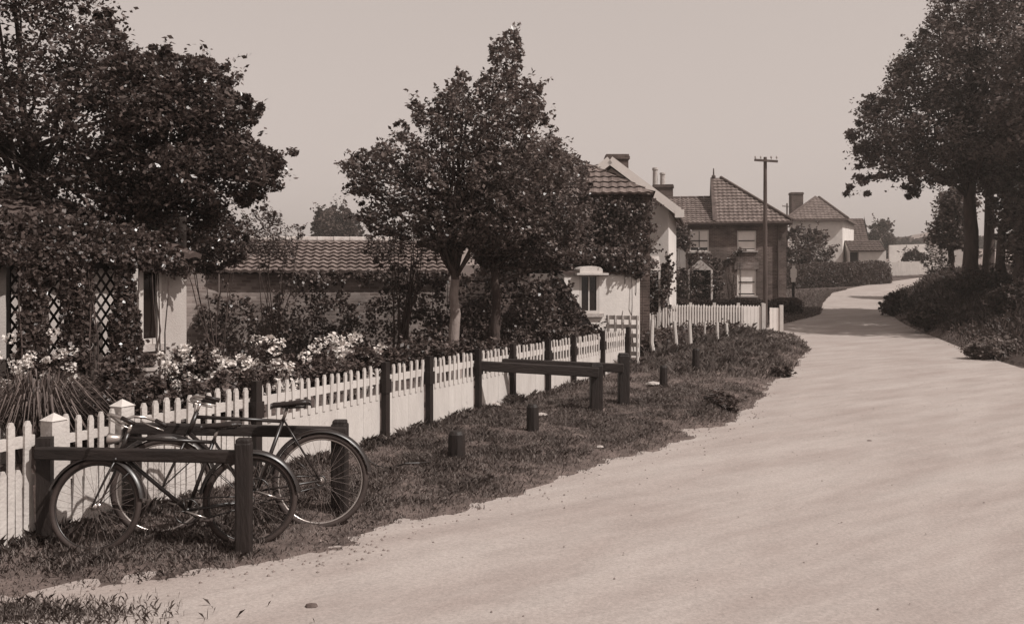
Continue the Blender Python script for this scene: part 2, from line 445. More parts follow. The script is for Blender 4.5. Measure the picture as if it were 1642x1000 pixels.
# road: rows of left / right edge
def road_mat():
    m, nt, b = new_mat('dusty_gravel_road'); N = nt.nodes; L = nt.links
    tc = N.new('ShaderNodeTexCoord')
    mp = N.new('ShaderNodeMapping'); mp.inputs['Scale'].default_value = (1.25,.30,1); mr = N.new('ShaderNodeMapping'); mr.inputs['Rotation'].default_value = (0,0,R(52))
    L.new(tc.outputs['Object'], mr.inputs['Vector']); L.new(mr.outputs['Vector'], mp.inputs['Vector'])
    n1 = N.new('ShaderNodeTexNoise'); n1.inputs['Scale'].default_value = 1.5; n1.inputs['Detail'].default_value = 9; n1.inputs['Roughness'].default_value = .6
    L.new(mp.outputs['Vector'], n1.inputs['Vector'])
    c1 = N.new('ShaderNodeValToRGB'); c1.color_ramp.elements[0].position = .30; c1.color_ramp.elements[1].position = .62
    c1.color_ramp.elements[0].color = sep(.275); c1.color_ramp.elements[1].color = sep(.345)
    L.new(n1.outputs['Fac'], c1.inputs['Fac'])
    n2 = N.new('ShaderNodeTexNoise'); n2.inputs['Scale'].default_value = 45; n2.inputs['Detail'].default_value = 8; n2.inputs['Roughness'].default_value = .75
    L.new(tc.outputs['Object'], n2.inputs['Vector'])
    c2 = N.new('ShaderNodeValToRGB'); c2.color_ramp.elements[0].position = .3; c2.color_ramp.elements[1].position = .7
    c2.color_ramp.elements[0].color = (.70,.70,.70,1); c2.color_ramp.elements[1].color = (1.16,1.16,1.16,1)
    L.new(n2.outputs['Fac'], c2.inputs['Fac'])
    mx = N.new('ShaderNodeMix'); mx.data_type = 'RGBA'; mx.blend_type = 'MULTIPLY'; mx.inputs['Factor'].default_value = 1
    L.new(c1.outputs['Color'], mx.inputs['A']); L.new(c2.outputs['Color'], mx.inputs['B']); L.new(mx.outputs['Result'], b.inputs['Base Color'])
    b.inputs['Roughness'].default_value = .95; b.inputs['Specular IOR Level'].default_value = .15
    n4 = N.new('ShaderNodeTexNoise'); n4.inputs['Scale'].default_value = 3.2; n4.inputs['Detail'].default_value = 10; n4.inputs['Roughness'].default_value = .7
    L.new(mp.outputs['Vector'], n4.inputs['Vector']); c4 = N.new('ShaderNodeValToRGB'); c4.color_ramp.elements[0].position = .35; c4.color_ramp.elements[1].position = .6
    c4.color_ramp.elements[0].color = (.93,.93,.93,1); c4.color_ramp.elements[1].color = (1.03,1.03,1.03,1); L.new(n4.outputs['Fac'], c4.inputs['Fac'])
    m4 = N.new('ShaderNodeMix'); m4.data_type = 'RGBA'; m4.blend_type = 'MULTIPLY'; m4.inputs['Factor'].default_value = 1
    L.new(mx.outputs['Result'], m4.inputs['A']); L.new(c4.outputs['Color'], m4.inputs['B']); L.new(m4.outputs['Result'], b.inputs['Base Color'])
    ad = N.new('ShaderNodeMath'); ad.operation = 'MULTIPLY_ADD'; ad.inputs[1].default_value = .35
    L.new(n2.outputs['Fac'], ad.inputs[0]); L.new(n1.outputs['Fac'], ad.inputs[2])
    bp = N.new('ShaderNodeBump'); bp.inputs['Strength'].default_value = .35; bp.inputs['Distance'].default_value = .03
    L.new(ad.outputs[0], bp.inputs['Height']); L.new(bp.outputs['Normal'], b.inputs['Normal'])
    return m
M['road'] = road_mat()
Lp = [(-9,-6),(-9,2)] + [(fx(d)+.10, d) for d in (6,12,18,24,28)] + [(fx(30), 30),(6.6,33),(9.6,36)]
Lp += [(gp(px,py).x, gp(px,py).y) for px,py in ((1309,505),(1313,487),(1330,470),(1380,459),(1425,452),(1490,443))]
Rp = [(22,-6),(22,2),(22,16),(18,19)] + [(gp(px,py).x, gp(px,py).y) for px,py in ((1642,592),(1560,566),(1500,541),(1440,514),(1412,488),(1428,474),(1475,456))] + [(39,78)]
def at_d(pl, d):
    for (x0,y0),(x1,y1) in zip(pl, pl[1:]):
        if y0 <= d <= y1: return lerp(x0, x1, (d-y0)/max(1e-6,y1-y0))
    (x0,y0),(x1,y1) = (pl[-2], pl[-1]) if d > pl[-1][1] else (pl[0], pl[1])
    return lerp(x0, x1, (d-y0)/(y1-y0))
mb = MB(); rows = axis(-5, 82, [(30,.4),(82,.6)]); NC = 30
for y in rows:
    xl = at_d(Lp, y) - (.0 if y < 30 else .0); xr = at_d(Rp, y)
    for i in range(NC+1):
        x = lerp(xl, xr, i/NC); mb.v.append((x, y, zg(x,y) + .01 + .015*noise.noise((x*.5,y*.5,0))*min(1, i, NC-i)))
for j in range(len(rows)-1):
    for i in range(NC): a = j*(NC+1)+i; mb.f.append((a,a+1,a+NC+2,a+NC+1))
tag(mb.build('road', M['road'], smooth=True), kind='structure')

# grass verge between fence and road
edge_px = [(-120,1000),(-20,975),(120,948),(300,924),(420,906),(520,889),(566,878),(560,866),(640,842),(740,822),(850,786),(950,753),(1040,729),(1112,702),(1092,689),(1165,684),(1205,655),(1245,612),(1285,578),(1299,562),(1287,549),(1235,540)]
edge = [(gp(*q).x, gp(*q).y) for q in edge_px]
vpoly = edge + [(fx(30)-.1, 30), (fx(20)-.05,20), (fx(12)-.05,12), (fx(5)-.05,5), (fx(4.0)-.3,4.0)]
VX = np.arange(-6.5, 9.6, .075); VY = np.arange(4.2, 31.0, .085)
GX, GY = np.meshgrid(VX, VY); ins = inpoly(GX, GY, vpoly); dist = segdist(GX, GY, edge, False); dist = np.where(ins, dist, -dist)
def verge_z(x, y, e):
    nz = noise.noise((x*.9,y*.9,3))*.05 + noise.noise((x*2.7,y*2.7,5))*.035 + noise.noise((x*7,y*7,9))*.014
    e2 = e + noise.noise((x*2.2,y*2.2,1))*.14 + noise.noise((x*6,y*6,2))*.05
    k = max(0.0, min(1.0, (e2+.02)/.55)); k = k*k*(3-2*k)
    far = max(0, min(1, (y-17)/6))
    base = lerp(.035, .10, max(0, min(1, (y-9)/4))) + .16*far*max(0, min(1, e/1.2)); nz *= lerp(.6, 1, max(0, min(1, (y-9)/4)))
    return (-.05 if e2 < -.02 else .012) + k*(base + nz) + (noise.noise((x*5,y*5,4))*.02 if e2 > 0 else 0)
ZV = np.zeros(GX.shape)
keep = (dist > -.5) & (GX > np.array([fx(y)-.25 for y in VY])[:,None])
for j in range(GX.shape[0]):
    for i in np.nonzero(keep[j])[0]: ZV[j,i] = verge_z(GX[j,i], GY[j,i], dist[j,i])
mb = MB(); idx = -np.ones(GX.shape, int); kk = np.argwhere(keep)
for n_, (j,i) in enumerate(kk): idx[j,i] = n_; mb.v.append((GX[j,i], GY[j,i], ZV[j,i]))
for j,i in kk:
    if j+1 < GX.shape[0] and i+1 < GX.shape[1] and keep[j+1,i] and keep[j,i+1] and keep[j+1,i+1]:
        mb.f.append((idx[j,i], idx[j,i+1], idx[j+1,i+1], idx[j+1,i]))
tag(mb.build('grass_verge', M['verge'], smooth=True), kind='structure')
def vz(x, y):
    i = int(round((x-VX[0])/.075)); j = int(round((y-VY[0])/.085))
    return float(ZV[j,i]) if 0 <= j < GX.shape[0] and 0 <= i < GX.shape[1] else 0.0

def blades(name, base, h, wdt, m, lean=.5, parent=None):
    n = len(base); off = np.array(parent.location) if parent is not None else 0
    az = rng.uniform(0, 2*np.pi, n); dirv = np.stack([np.cos(az), np.sin(az), np.zeros(n)], 1); side = np.stack([-np.sin(az), np.cos(az), np.zeros(n)], 1)
    ln = rng.uniform(.1, 1, n)[:,None]*lean; H = h[:,None]; up = np.array([[0,0,1.0]]); w = wdt[:,None]
    mid = base + up*H*.6 + dirv*H*ln*.35; tip = base + up*H*(1-.25*ln) + dirv*H*ln
    V = np.stack([base-side*w, base+side*w, mid+side*w*.8, tip, mid-side*w*.8], 1).reshape(-1,3) - off
    return fast_mesh(name, V, n, 5, m, parent)
def verge_blades(n, y0, y1):
    y = y0 + (y1-y0)*rng.uniform(0,1,n)**1.0; x = rng.uniform(-6, 9, n)
    k = inpoly(x, y, vpoly); x, y = x[k], y[k]; e = segdist(x, y, edge, False)
    return x, y, e
xs, ys, es = [], [], []
for n_, a, b_ in ((330000,4.3,9.5),(260000,9.5,16),(170000,16,30.5)):
    x, y, e = verge_blades(n_, a, b_); xs.append(x); ys.append(y); es.append(e)
x = np.concatenate(xs); y = np.concatenate(ys); e = np.concatenate(es)
cl = np.array([noise.noise((a*1.6,b_*1.6,11)) + .6*noise.noise((a*4.5,b_*4.5,12)) for a, b_ in zip(x,y)])
keepb = (rng.uniform(0,1,len(x)) < np.clip(.75+cl*.6,.40,1)) & (rng.uniform(0,1,len(x)) < np.clip(e/.10+.15,.15,1))
x, y, e, cl = x[keepb], y[keepb], e[keepb], cl[keepb]
jt = np.where(e < .16, .15, (e < .35)*.10); x = x+rng.normal(size=len(x))*jt; y = y+rng.normal(size=len(x))*jt
z = np.array([vz(a,b_) for a,b_ in zip(x,y)]); ok = z > -.03; z = np.maximum(z, .012)
x, y, e, cl, z = x[ok], y[ok], e[ok], cl[ok], z[ok]
h = (.028 + .040*np.clip(cl+.4,0,1.4))*rng.uniform(.5,1.5,len(x))*np.clip(.65+e*.9,.65,1.15)*np.where(y>18,2.1,1)
# taller, uncut tufts against the fence foot and round the far hump
fd = np.abs(x - (FP.x+.487*(y-FP.y)))
h *= np.where((fd < .25), 1.7, 1.0)
tag(blades('grass', np.stack([x,y,z-.01],1), h, rng.uniform(.0018,.0042,len(x))*np.where(y>14,1.6,1), M['grass'], .9), kind='stuff', label='rough short grass covering the roadside verge', cat='grass')
# ---------------------------------------------------------------- picket fence, gate, posts
def picket(mb, s, w, z0, z1, off=0.0, th=.022):
    c = FS(s, off); u = FD*(w/2); n = Vector((.899,-.438,0))*th
    j = random.uniform(-.008,.008); z1 = z1 + random.gauss(0,.011); lean = FD*random.gauss(0,.015)
    prof = [c-u+Vector((0,0,z0)), c+u+Vector((0,0,z0)), c+u+lean+Vector((0,0,z1-.035)), c+u*.45+lean+Vector((0,0,z1)), c-u*.45+lean+Vector((0,0,z1)), c-u+lean+Vector((0,0,z1-.035))]
    mb.prism([p + n*j for p in prof], n)
def fence_panel(s0, s1, parent, kind, top=.95, z0=.04, name='picket_panel'):
    mb = MB(); n = max(2, int(round((s1-s0)/.125))); st = (s1-s0)/n
    for i in range(n):
        s = s0+st*(i+.5)
        picket(mb, s, .054 if kind != 'board' else .046, z0 if kind != 'board' else .56, top, 0 if kind != 'board' else -.012)
        if kind != 'board': picket(mb, s+st/2 if i < n-1 else s+st*.42, .052 if kind == 'near' else .058, z0-.03, .60)
    for z, hh in ((.79,.085),(.50,.085),(.14,.08)):
        if kind == 'board' and z < .6: continue
        mb.bar(FS(s0-.02,-.016)+Vector((0,0,z)), FS(s1+.02,-.016)+Vector((0,0,z)), .03, hh)
    if kind == 'board':
        nb = max(2, int((s1-s0)/.16)); sb = (s1-s0)/nb
        for i in range(nb):
            a, b_ = s0+sb*i+.0006, s0+sb*(i+1)-.0006; o = random.uniform(-.0015,.0015)
            c0, c1 = FS(a,o), FS(b_,o); nn = Vector((.899,-.438,0))*-.02; zt = .615+random.uniform(-.006,.006)
            mb.prism([c0+Vector((0,0,-.05)), c1+Vector((0,0,-.05)), c1+Vector((0,0,zt)), c0+Vector((0,0,zt))], nn)
    return mb.build(name, M['white_old'] if kind == 'board' else M['white'], parent)
def fence_post(s, parent, w=.085, top=1.0, off=.05, m='dark_wood'):
    mb = MB(); c = FS(s, off); a = math.atan2(FD.y, FD.x)
    mb.box(c+Vector((0,0,top/2-.1)), (w, w*.8, top+.2), a)
    mb.box(c+Vector((0,0,.72)), (w*1.35, w*1.1, .16), a)
    return mb.build('post', M[m], parent)
f1 = thing('picket_fence', 'white picket fence of tall and short pales left of the garden gate', 'fence', FS(-1.2))
fence_panel(-3.2, -1.55, f1, 'near'); fence_panel(-1.5, -.12, f1, 'near'); fence_post(-1.55, f1, off=-.06)
f2 = thing('picket_fence', 'long white picket fence with solid lower boards and dark posts beside the verge', 'fence', FS(6))
pd = [9.09, 11.1, 12.0, 13.2, 14.2, 15.4, 16.4, 17.7, 19.0]; ss = [.80] + [sd_(d) for d in pd]
for i, (a, b_) in enumerate(zip(ss, ss[1:])):
    fence_panel(a+.05, b_-.05, f2, 'near' if i < 1 else 'board')
for s in ss[1:]: fence_post(s, f2)
# gate between two white posts
def white_post(s, top, parent_label):
    root = thing('gate_post', parent_label, 'post', FS(s))
    mb = MB(); a = math.atan2(FD.y, FD.x); c = FS(s)
    mb.box(c+Vector((0,0,top/2-.1)), (.13,.13,top+.2), a)
    mb.build('shaft', M['white'], root)
    k = MB(); m3 = Matrix.Rotation(a, 3, 'Z'); q = [c+m3@Vector((x,y,top)) for x,y in ((-.072,-.072),(.072,-.072),(.072,.072),(-.072,.072))]
    k.add(q+[c+Vector((0,0,top+.055))], [(0,1,4),(1,2,4),(2,3,4),(3,0,4),(3,2,1,0)]); k.build('cap', M['white'], root)
white_post(.06, .92, 'white gate post with pointed cap, nearer the left edge of the photo')
white_post(.70, .95, 'white gate post with pointed cap, right of the small gate behind the rails')
g = thing('garden_gate', 'small weathered picket gate between two white capped posts', 'gate', FS(.38))
mb = MB()
for i in range(5): picket(mb, .175+.1*i, .045, .08, .93)
for i in range(4): picket(mb, .225+.1*i, .045, .08, .58)
for z in (.76,.48,.16): mb.bar(FS(.14,-.015)+Vector((0,0,z)), FS(.62,-.015)+Vector((0,0,z)), .03, .07)
mb.build('gate_panel', M['white'], g)
mb = MB(); mb.bar(FS(.60,.03)+Vector((0,0,.66)), FS(.68,.03)+Vector((0,0,.66)), .02, .03); mb.build('latch', M['steel'], g)
mb = MB(); pc = Vector((P(75,800,6.92).x, 6.92, 0)); pc.x = (72-CX)*6.92/F
mb.box(pc+Vector((0,0,.36)), (.10,.10,.92), .2); 
t = mb.build('stop_post', M['dark_wood']); tag(t, 'dark square post at the left end of the nearest hitching rail', 'post')

# lattice panel that closes the far end of the fence
tr = thing('trellis_panel', 'white square lattice panel closing the far end of the fence', 'trellis', FS(sd_(19.2)))
mb = MB(); A = P(975,600,19.6); B_ = P(1022,600,19.3); A.z = B_.z = 0; t = (B_-A).normalized(); L = (B_-A).length
for i in range(5): mb.bar(A+t*(L*i/4)+Vector((0,0,-.05)), A+t*(L*i/4)+Vector((0,0,1.22)), .035, .075, t.cross(Vector((0,0,1))))
for k in range(7): mb.bar(A-t*.04+Vector((0,.012,.06+k*.185)), B_+t*.04+Vector((0,.012,.06+k*.185)), .03, .085)
mb.build('lattice', M['white'], tr)
mb = MB(); a = P(1017,592,19.0); a.z = .05; b_ = P(997,540,19.0); mb.bar(a, b_, .06, .05); tag(mb.build('prop', M['dark_wood']), 'dark slanting prop leaning on the end of the white fence', 'prop')

# ---------------------------------------------------------------- hitching rails on the verge
def hitch(label, posts, rail, w=.17, braces=()):
    p0 = posts[0][0]; root = thing('hitching_rail', label, 'hitching rail', (p0[0], p0[1], 0), 0, 'bicycle rails along the verge')
    mb = MB(); mb.bar(rail[0], rail[1], .075, rail[2]); mb.build('rail', M['rail_wood'], root, bevel=.012)
    for (x, y), top, ww in posts:
        mb = MB(); mb.box((x, y, top/2-.1), (ww, ww*.9, top+.2-.03), random.uniform(-.12,.12))
        mb.box((x, y, top-.012), (ww*.9, ww*.8, .05), .05)
        mb.build('post', M['dark_wood'], root, bevel=.014)
    for a, b_ in braces:
        mb = MB(); mb.bar(a, b_, .022, .03); mb.build('brace', M['grey_wood'], root)
    return root
def W(px, d, py): p = P(px, py, d); return p
hitch('tarred hitching rail in front, over the nearest bicycle', [((W(391,6.70,0).x, 6.70), .84, .115)],
      (W(58,6.86,726), W(392,6.72,732), .09))
hitch('tarred hitching rail with the farther bicycle leaning on it', [((W(212,7.62,0).x, 7.62), .80, .12), ((W(545,7.82,0).x, 7.82), .80, .13)],
      (W(205,7.56,686), W(556,7.74,693), .09))
hitch('dark hitching rail in the middle of the verge, nearer of the far pair', [((W(956,13.3,0).x, 13.3), .78, .17)],
      (W(764,13.2,586), W(960,13.2,597), .14), [(W(771,13.2,592), W(786,13.1,668))])
hitch('dark hitching rail in the middle of the verge, farther of the far pair', [((W(1000,14.0,0).x, 14.0), .86, .16), ((W(801,14.1,0).x, 14.15), .74, .05)],
      (W(797,14.0,581), W(1000,13.9,590), .13), [(W(806,14.0,590), W(824,13.9,650))])

# stumps
for px, py0, py1, ww, lab in ((732,746,706,.19,'short dark wooden stump nearest the bicycles on the verge'),(854,706,668,.16,'short dark wooden stump before the pair of hitching rails'),
        (1064,631,600,.14,'short dark wooden stump beside the pale stone, beyond the rails'),(1116,607,574,.15,'farthest short dark wooden stump, before the white stakes')):
    g0 = gp(px, py0); hh = (py0-py1)*g0.y/F + .04; mb = MB()
    mb.lathe((g0.x, g0.y, vz(g0.x,g0.y)-.1), [(ww*.52,0),(ww*.5,hh*.6),(ww*.47,hh+.06),(ww*.36,hh+.095)], 9)
    tag(mb.build('stump', M['dark_wood']), lab, 'stump', 'stumps on the verge')
# loose stones
def stone(px, py, w, lab, h=.5, m='stone', name='stone'):
    g0 = gp(px, py); r = w*g0.y/F/2; bm = MB(); n = 9
    prof = []
    vs = []; fs = []
    for i in range(5):
        a = math.pi*i/4
        for k in range(n):
            th = 2*math.pi*k/n; q = Vector((math.sin(a)*math.cos(th)*r, math.sin(a)*math.sin(th)*r*.7, math.cos(a)*r*h))
            q *= 1 + .22*noise.noise(q*(2/r)+Vector((px,py,0))); vs.append(q + Vector((g0.x, g0.y, vz(g0.x,g0.y)+r*h*.55)))
    for i in range(4):
        for k in range(n): fs.append((i*n+k, (i+1)*n+k, (i+1)*n+(k+1)%n, i*n+(k+1)%n))
    bm.add(vs, fs); tag(bm.build(name, M[m]), lab, 'stone')
stone(1048, 628, 26, 'pale flat stone lying beside a dark stump', .35)
stone(868, 682, 22, 'pale flat stone lying behind the stump before the rails', .35)
stone(795, 664, 18, 'small pale stone at the foot of the fence by the rails', .5)
stone(962, 728, 12, 'small white stone in the grass near the road edge', .5)
stone(499, 975, 22, 'dark broken stone lying on the road in front', .5, 'lead')
stone(1394, 709, 9, 'small dark pebble alone on the open road', .5, 'lead', 'pebble')
stone(1250, 603, 9, 'small white stone at the far grass edge', .6)
pts = []
mbp = MB()
for i in range(330):
    j = random.randrange(len(edge)-4); a, b_ = edge[j], edge[j+1]; t = random.random()
    x = lerp(a[0],b_[0],t)+random.gauss(.12,.16); y = lerp(a[1],b_[1],t)-abs(random.gauss(.05,.12)); r = random.uniform(.006,.02)
    if y < 4: continue
    c = Vector((x,y,zg(x,y)+.012+max(0,vz(x,y)))); vs = [c+Vector((random.uniform(.6,1)*r*dx,random.uniform(.6,1)*r*dy,random.uniform(.6,1)*r*dz)) for dx,dy,dz in ((1,0,0),(0,1,0),(-1,0,0),(0,-1,0),(0,0,.8))]
    mbp.add(vs, [(0,1,4),(1,2,4),(2,3,4),(3,0,4)])
for i in range(700):
    d = 4+random.random()**1.5*20; x = random.uniform(fx(d)+1.5, 12); r = random.uniform(.005,.014)
    if inpoly(np.array([x]), np.array([d]), vpoly)[0]: continue
    c = Vector((x,d,.014)); vs = [c+Vector((random.uniform(.6,1)*r*dx,random.uniform(.6,1)*r*dy,random.uniform(.6,1)*r*dz)) for dx,dy,dz in ((1,0,0),(0,1,0),(-1,0,0),(0,-1,0),(0,0,.8))]
    mbp.add(vs, [(0,1,4),(1,2,4),(2,3,4),(3,0,4)])
M['grit'] = mat('road_grit', .17, .5, 20, .95)
tag(mbp.build('gravel', M['grit']), 'loose grit scattered along the road edge', 'gravel', kind='stuff')

pw_ = []
for px, py in ((586,742),(594,752),(606,760),(625,766),(650,768),(672,766),(690,760)):
    g0 = gp(px, py); pw_.append((g0.x, g0.y, vz(g0.x,g0.y)+.05+.03*math.sin(px*.05)))
mb = MB(); mb.tube(pw_, .009, 6); tag(mb.build('wire', M['steel']), 'dark bent wire lying in the grass beside the rear bicycle wheel', 'wire')
# ---------------------------------------------------------------- bicycles
def circle(c, r, n, a0=0, a1=360):
    full = abs(a1-a0) >= 359.9; m = n if full else n+1
    return [Vector((c[0]+r*math.cos(R(a0+(a1-a0)*i/n)), c[1], c[2]+r*math.sin(R(a0+(a1-a0)*i/n)))) for i in range(m)]
def bicycle(label, rear, front, lean, k, steer, bars, lamp=False):
    wb = 1.10*k; RW = .345*k
    rear, front = Vector(rear), Vector(front); dv = front-rear; head = math.atan2(dv.y, dv.x)
    mid = (rear+front)/2; root = thing('bicycle', label, 'bicycle', (mid.x, mid.y, mid.z), 0)
    root.rotation_euler = (lean, 0, head)
    X = lambda x, y, z: Vector(((x*k) - wb/2, y*k, z*k))
    rw = X(0,0,.345); fw = X(1.10,0,.345); bb = X(.45,0,.29); sc_ = X(.27,0,.80); ht = X(.885,0,.86); hb = X(.935,0,.72); cr = X(.95,0,.68)
    ax = (ht-hb).normalized(); Rm = Matrix.Rotation(steer, 3, ax)
    St = lambda p: hb + Rm @ (Vector(p)-hb)
    B = lambda mb, n, m, par=root, sm=True: mb.build(n, M[m], par, local=True, smooth=sm)
    mb = MB()
    for a, b_, r in ((bb,sc_,.0145),(sc_-(sc_-bb)*.03,ht-(ht-hb)*.18,.0135),(hb,bb,.0150),(ht+ax*.01,hb-ax*.01,.018)):
        mb.tube([a,b_], r*k, 8)
    for s in (-1,1):
        o = Vector((0,s*.055*k,0)); i_ = Vector((0,s*.022*k,0))
        mb.tube([bb+i_, bb+(rw-bb)*.35+o*.7, rw+o], .009*k, 6); mb.tube([sc_+i_*.7, sc_+(rw-sc_)*.3+o*.7, rw+o], .0075*k, 6)
    mb.tube([bb+Vector((0,-.035*k,0)), bb+Vector((0,.035*k,0))], .024*k, 10)
    B(mb, 'frame', 'steel')
    mb = MB()
    for s in (-1,1):
        o = Vector((0,s*.052*k,0)); mb.tube([St(cr+o*.6), St(cr+o+(fw-cr)*.4), St(fw+o+Vector((-.02,0,.05))*k*.6), St(fw+o)], [.011*k,.010*k,.008*k,.007*k], 6)
    mb.tube([St(cr+Vector((0,-.05*k,0))), St(cr+Vector((0,.05*k,0)))], .014*k, 8)
    B(mb, 'fork', 'steel')
    def wheel(c, tf):
        mb = MB(); mb.tube([tf(p) for p in circle(c, RW-.021*k, 48)], .022*k, 8, True); t = B(mb, 'wheel', 'rubber')
        mb = MB(); mb.tube([tf(p) for p in circle(c, RW-.042*k, 48)], .0095*k, 6, True); B(mb, 'rim', 'chrome' if not lamp else 'steel', t)
        mb = MB(); mb.tube([tf(c+Vector((0,-.05*k,0))), tf(c+Vector((0,.05*k,0)))], .016*k, 10)
        for s in (-1,1): mb.tube([tf(c+Vector((0,s*.026*k,0))), tf(c+Vector((0,s*.032*k,0)))], .028*k, 10)
        B(mb, 'hub', 'chrome', t)
        mb = MB()
        for i in range(32):
            a = 2*math.pi*i/32; s = 1 if i % 2 else -1; a2 = a + (.9 if (i//2) % 2 else -.9)
            p0 = c+Vector((math.cos(a2)*.026, s*.028, math.sin(a2)*.026))*k - Vector((0,0,0)); p0 = Vector((c.x+math.cos(a2)*.026*k, c.y+s*.028*k, c.z+math.sin(a2)*.026*k))
            p1 = Vector((c.x+math.cos(a)*(RW-.045*k), c.y, c.z+math.sin(a)*(RW-.045*k))); mb.tube([tf(p0), tf(p1)], .0013*k, 4, cap=False)
        B(mb, 'spokes', 'spoke', t)
    ident = lambda p: Vector(p)
    wheel(rw, ident); wheel(fw, St)
    def guard(c, a0, a1, tf, stay):
        mb = MB(); n = 26; pts = circle(c, RW+.022*k, n, a0, a1); vs = []; fs = []
        for i, p in enumerate(pts):
            d = (p-c).normalized()
            for y, z in ((-.036,-.018),(-.026,.003),(0,.010),(.026,.003),(.036,-.018)): vs.append(tf(p + Vector((0,y*k,0)) + d*z*k))
        for i in range(n):
            for j in range(4): a = i*5+j; fs.append((a,a+1,a+6,a+5))
        mb.add(vs, fs)
        for s in (-1,1): mb.tube([tf(c+Vector((0,s*.058*k,0))), tf(c + (pts[stay]-c)*.98 + Vector((0,s*.030*k,0)))], .003*k, 5)
        B(mb, 'mudguard', 'steel')
    guard(rw, 10, 205-30 if False else 172, ident, 5); guard(fw, 20, 172, St, 20)
    # saddle on its pin
    s1 = sc_ + (sc_-bb).normalized()*.09*k
    mb = MB(); mb.tube([sc_, s1], .012*k, 8); mb.tube([s1, s1+Vector((-.06,0,.0))*k], .010*k, 6); B(mb, 'seat_pin', 'chrome')
    mb = MB(); st = [(-.15,.035,.05),(-.13,.095,.058),(-.07,.105,.055),(0,.075,.045),(.06,.038,.042),(.12,.024,.040),(.145,.012,.028)]
    vs = []; fs = []; nn = 9
    for x, hw, z in st:
        for j in range(nn):
            a = math.pi*j/(nn-1); vs.append(s1+Vector((x-.02, math.cos(a)*hw, z-.04*(1-math.sin(a)**.6)))*k)
    for i in range(len(st)-1):
        for j in range(nn-1): a = i*nn+j; fs.append((a,a+1,a+nn+1,a+nn))
    fs.append(tuple(range(nn))); fs.append(tuple((len(st)-1)*nn+j for j in range(nn-1,-1,-1)))
    for i in range(len(st)-1): fs.append((i*nn, (i+1)*nn, (i+1)*nn+nn-1, i*nn+nn-1))
    mb.add(vs, fs); sad = B(mb, 'saddle', 'leather')
    mb = MB()
    for s in (-1,1):
        mb.tube([s1+Vector((-.13,s*.06+ .022*math.cos(q),-.005+.04*q/12.6 + .012*math.sin(q)))*k if True else 0 for q in [i*.63 for i in range(20)]], .0035*k, 5)
        mb.tube([s1+Vector((-.13,s*.05,.0))*k, s1+Vector((0,s*.02,-.005))*k, s1+Vector((.10,0,.02))*k], .004*k, 5)
    B(mb, 'saddle_spring', 'steel', sad)
    # stem and handlebar
    hd = ht + ax*.085*k
    mb = MB(); mb.tube([St(ht), St(hd)], .011*k, 8); mb.tube([St(hd), St(hd+Vector((.055,0,.005))*k)], .011*k, 8); c0 = hd+Vector((.055,0,.005))*k
    B(mb, 'stem', 'chrome')
    prof = bars
    mb = MB(); pts = [St(c0+Vector((x,-y,z))*k) for x,y,z in reversed(prof[1:])] + [St(c0+Vector((x,y,z))*k) for x,y,z in prof]
    mb.tube(pts, .0112*k, 8); hbj = B(mb, 'handlebar', 'chrome')
    for s in (-1,1):
        a = Vector(prof[-2]); b_ = Vector(prof[-1]); a.y *= s; b_.y *= s; e = (b_-a).normalized()
        mb = MB(); mb.tube([St(c0+(b_-e*.09)*k), St(c0+(b_+e*.012)*k)], .0165*k, 10); B(mb, 'grip', 'leather', hbj)
        mb = MB(); q = Vector(prof[-3]); q.y *= s; mb.tube([St(c0+(q+Vector((.035,0,-.025)))*k), St(c0+((q+b_)/2+Vector((.03,0,-.035)))*k), St(c0+(b_+Vector((.01,0,-.04)))*k)], .005*k, 6); B(mb, 'brake_lever', 'chrome', hbj)
    # crank, ring, chain, pedals
    mb = MB(); cy = .048*k
    mb.tube([Vector((bb.x+.088*k*math.cos(2*math.pi*i/28), cy, bb.z+.088*k*math.sin(2*math.pi*i/28))) for i in range(28)], .006*k, 5, True)
    for i in range(5): a = 2*math.pi*i/5; mb.bar(Vector((bb.x,cy,bb.z)), Vector((bb.x+.085*k*math.cos(a),cy,bb.z+.085*k*math.sin(a))), .006*k, .016*k, (0,1,0))
    B(mb, 'chainring', 'steel')
    mb = MB(); rc = .036*k
    mb.tube([Vector((bb.x,cy,bb.z+.092*k)), Vector((rw.x,cy,rw.z+rc))], .0055*k, 5); mb.tube([Vector((bb.x,cy,bb.z-.092*k)), Vector((rw.x,cy,rw.z-rc))], .0055*k, 5)
    mb.tube([Vector((rw.x+rc*math.cos(2*math.pi*i/16),cy,rw.z+rc*math.sin(2*math.pi*i/16))) for i in range(16)], .006*k, 5, True)
    B(mb, 'chain', 'steel')
    for s, a in ((1, R(-160)),(-1, R(20))):
        e = Vector((bb.x+.165*k*math.cos(a), s*.075*k, bb.z+.165*k*math.sin(a)))
        mb = MB(); mb.bar(Vector((bb.x, s*.062*k, bb.z)), e, .012*k, .022*k, (0,1,0)); cj = B(mb, 'crank', 'chrome')
        mb = MB(); q = e+Vector((0,s*.06*k,0))
        for dx in (-.035,.035): mb.box(q+Vector((dx*k,0,0)), (.02*k,.09*k,.022*k))
        for dy in (-.045,.045): mb.box(q+Vector((0,dy*k,0)), (.055*k,.008*k,.018*k))
        B(mb, 'pedal', 'rubber', cj)
    if lamp:
        q = ht+Vector((.10,0,-.03))*k; mb = MB(); mb.tube([St(q+Vector((-.05,0,0))*k), St(q+Vector((.03,0,0))*k), St(q+Vector((.04,0,0))*k)], [.026*k,.042*k,.046*k], 14); B(mb, 'lamp', 'chrome')
        mb = MB(); mb.tube([St(q+Vector((-.06,0,0))*k), St(hd)], .006*k, 6); B(mb, 'lamp_bracket', 'steel')
    return root
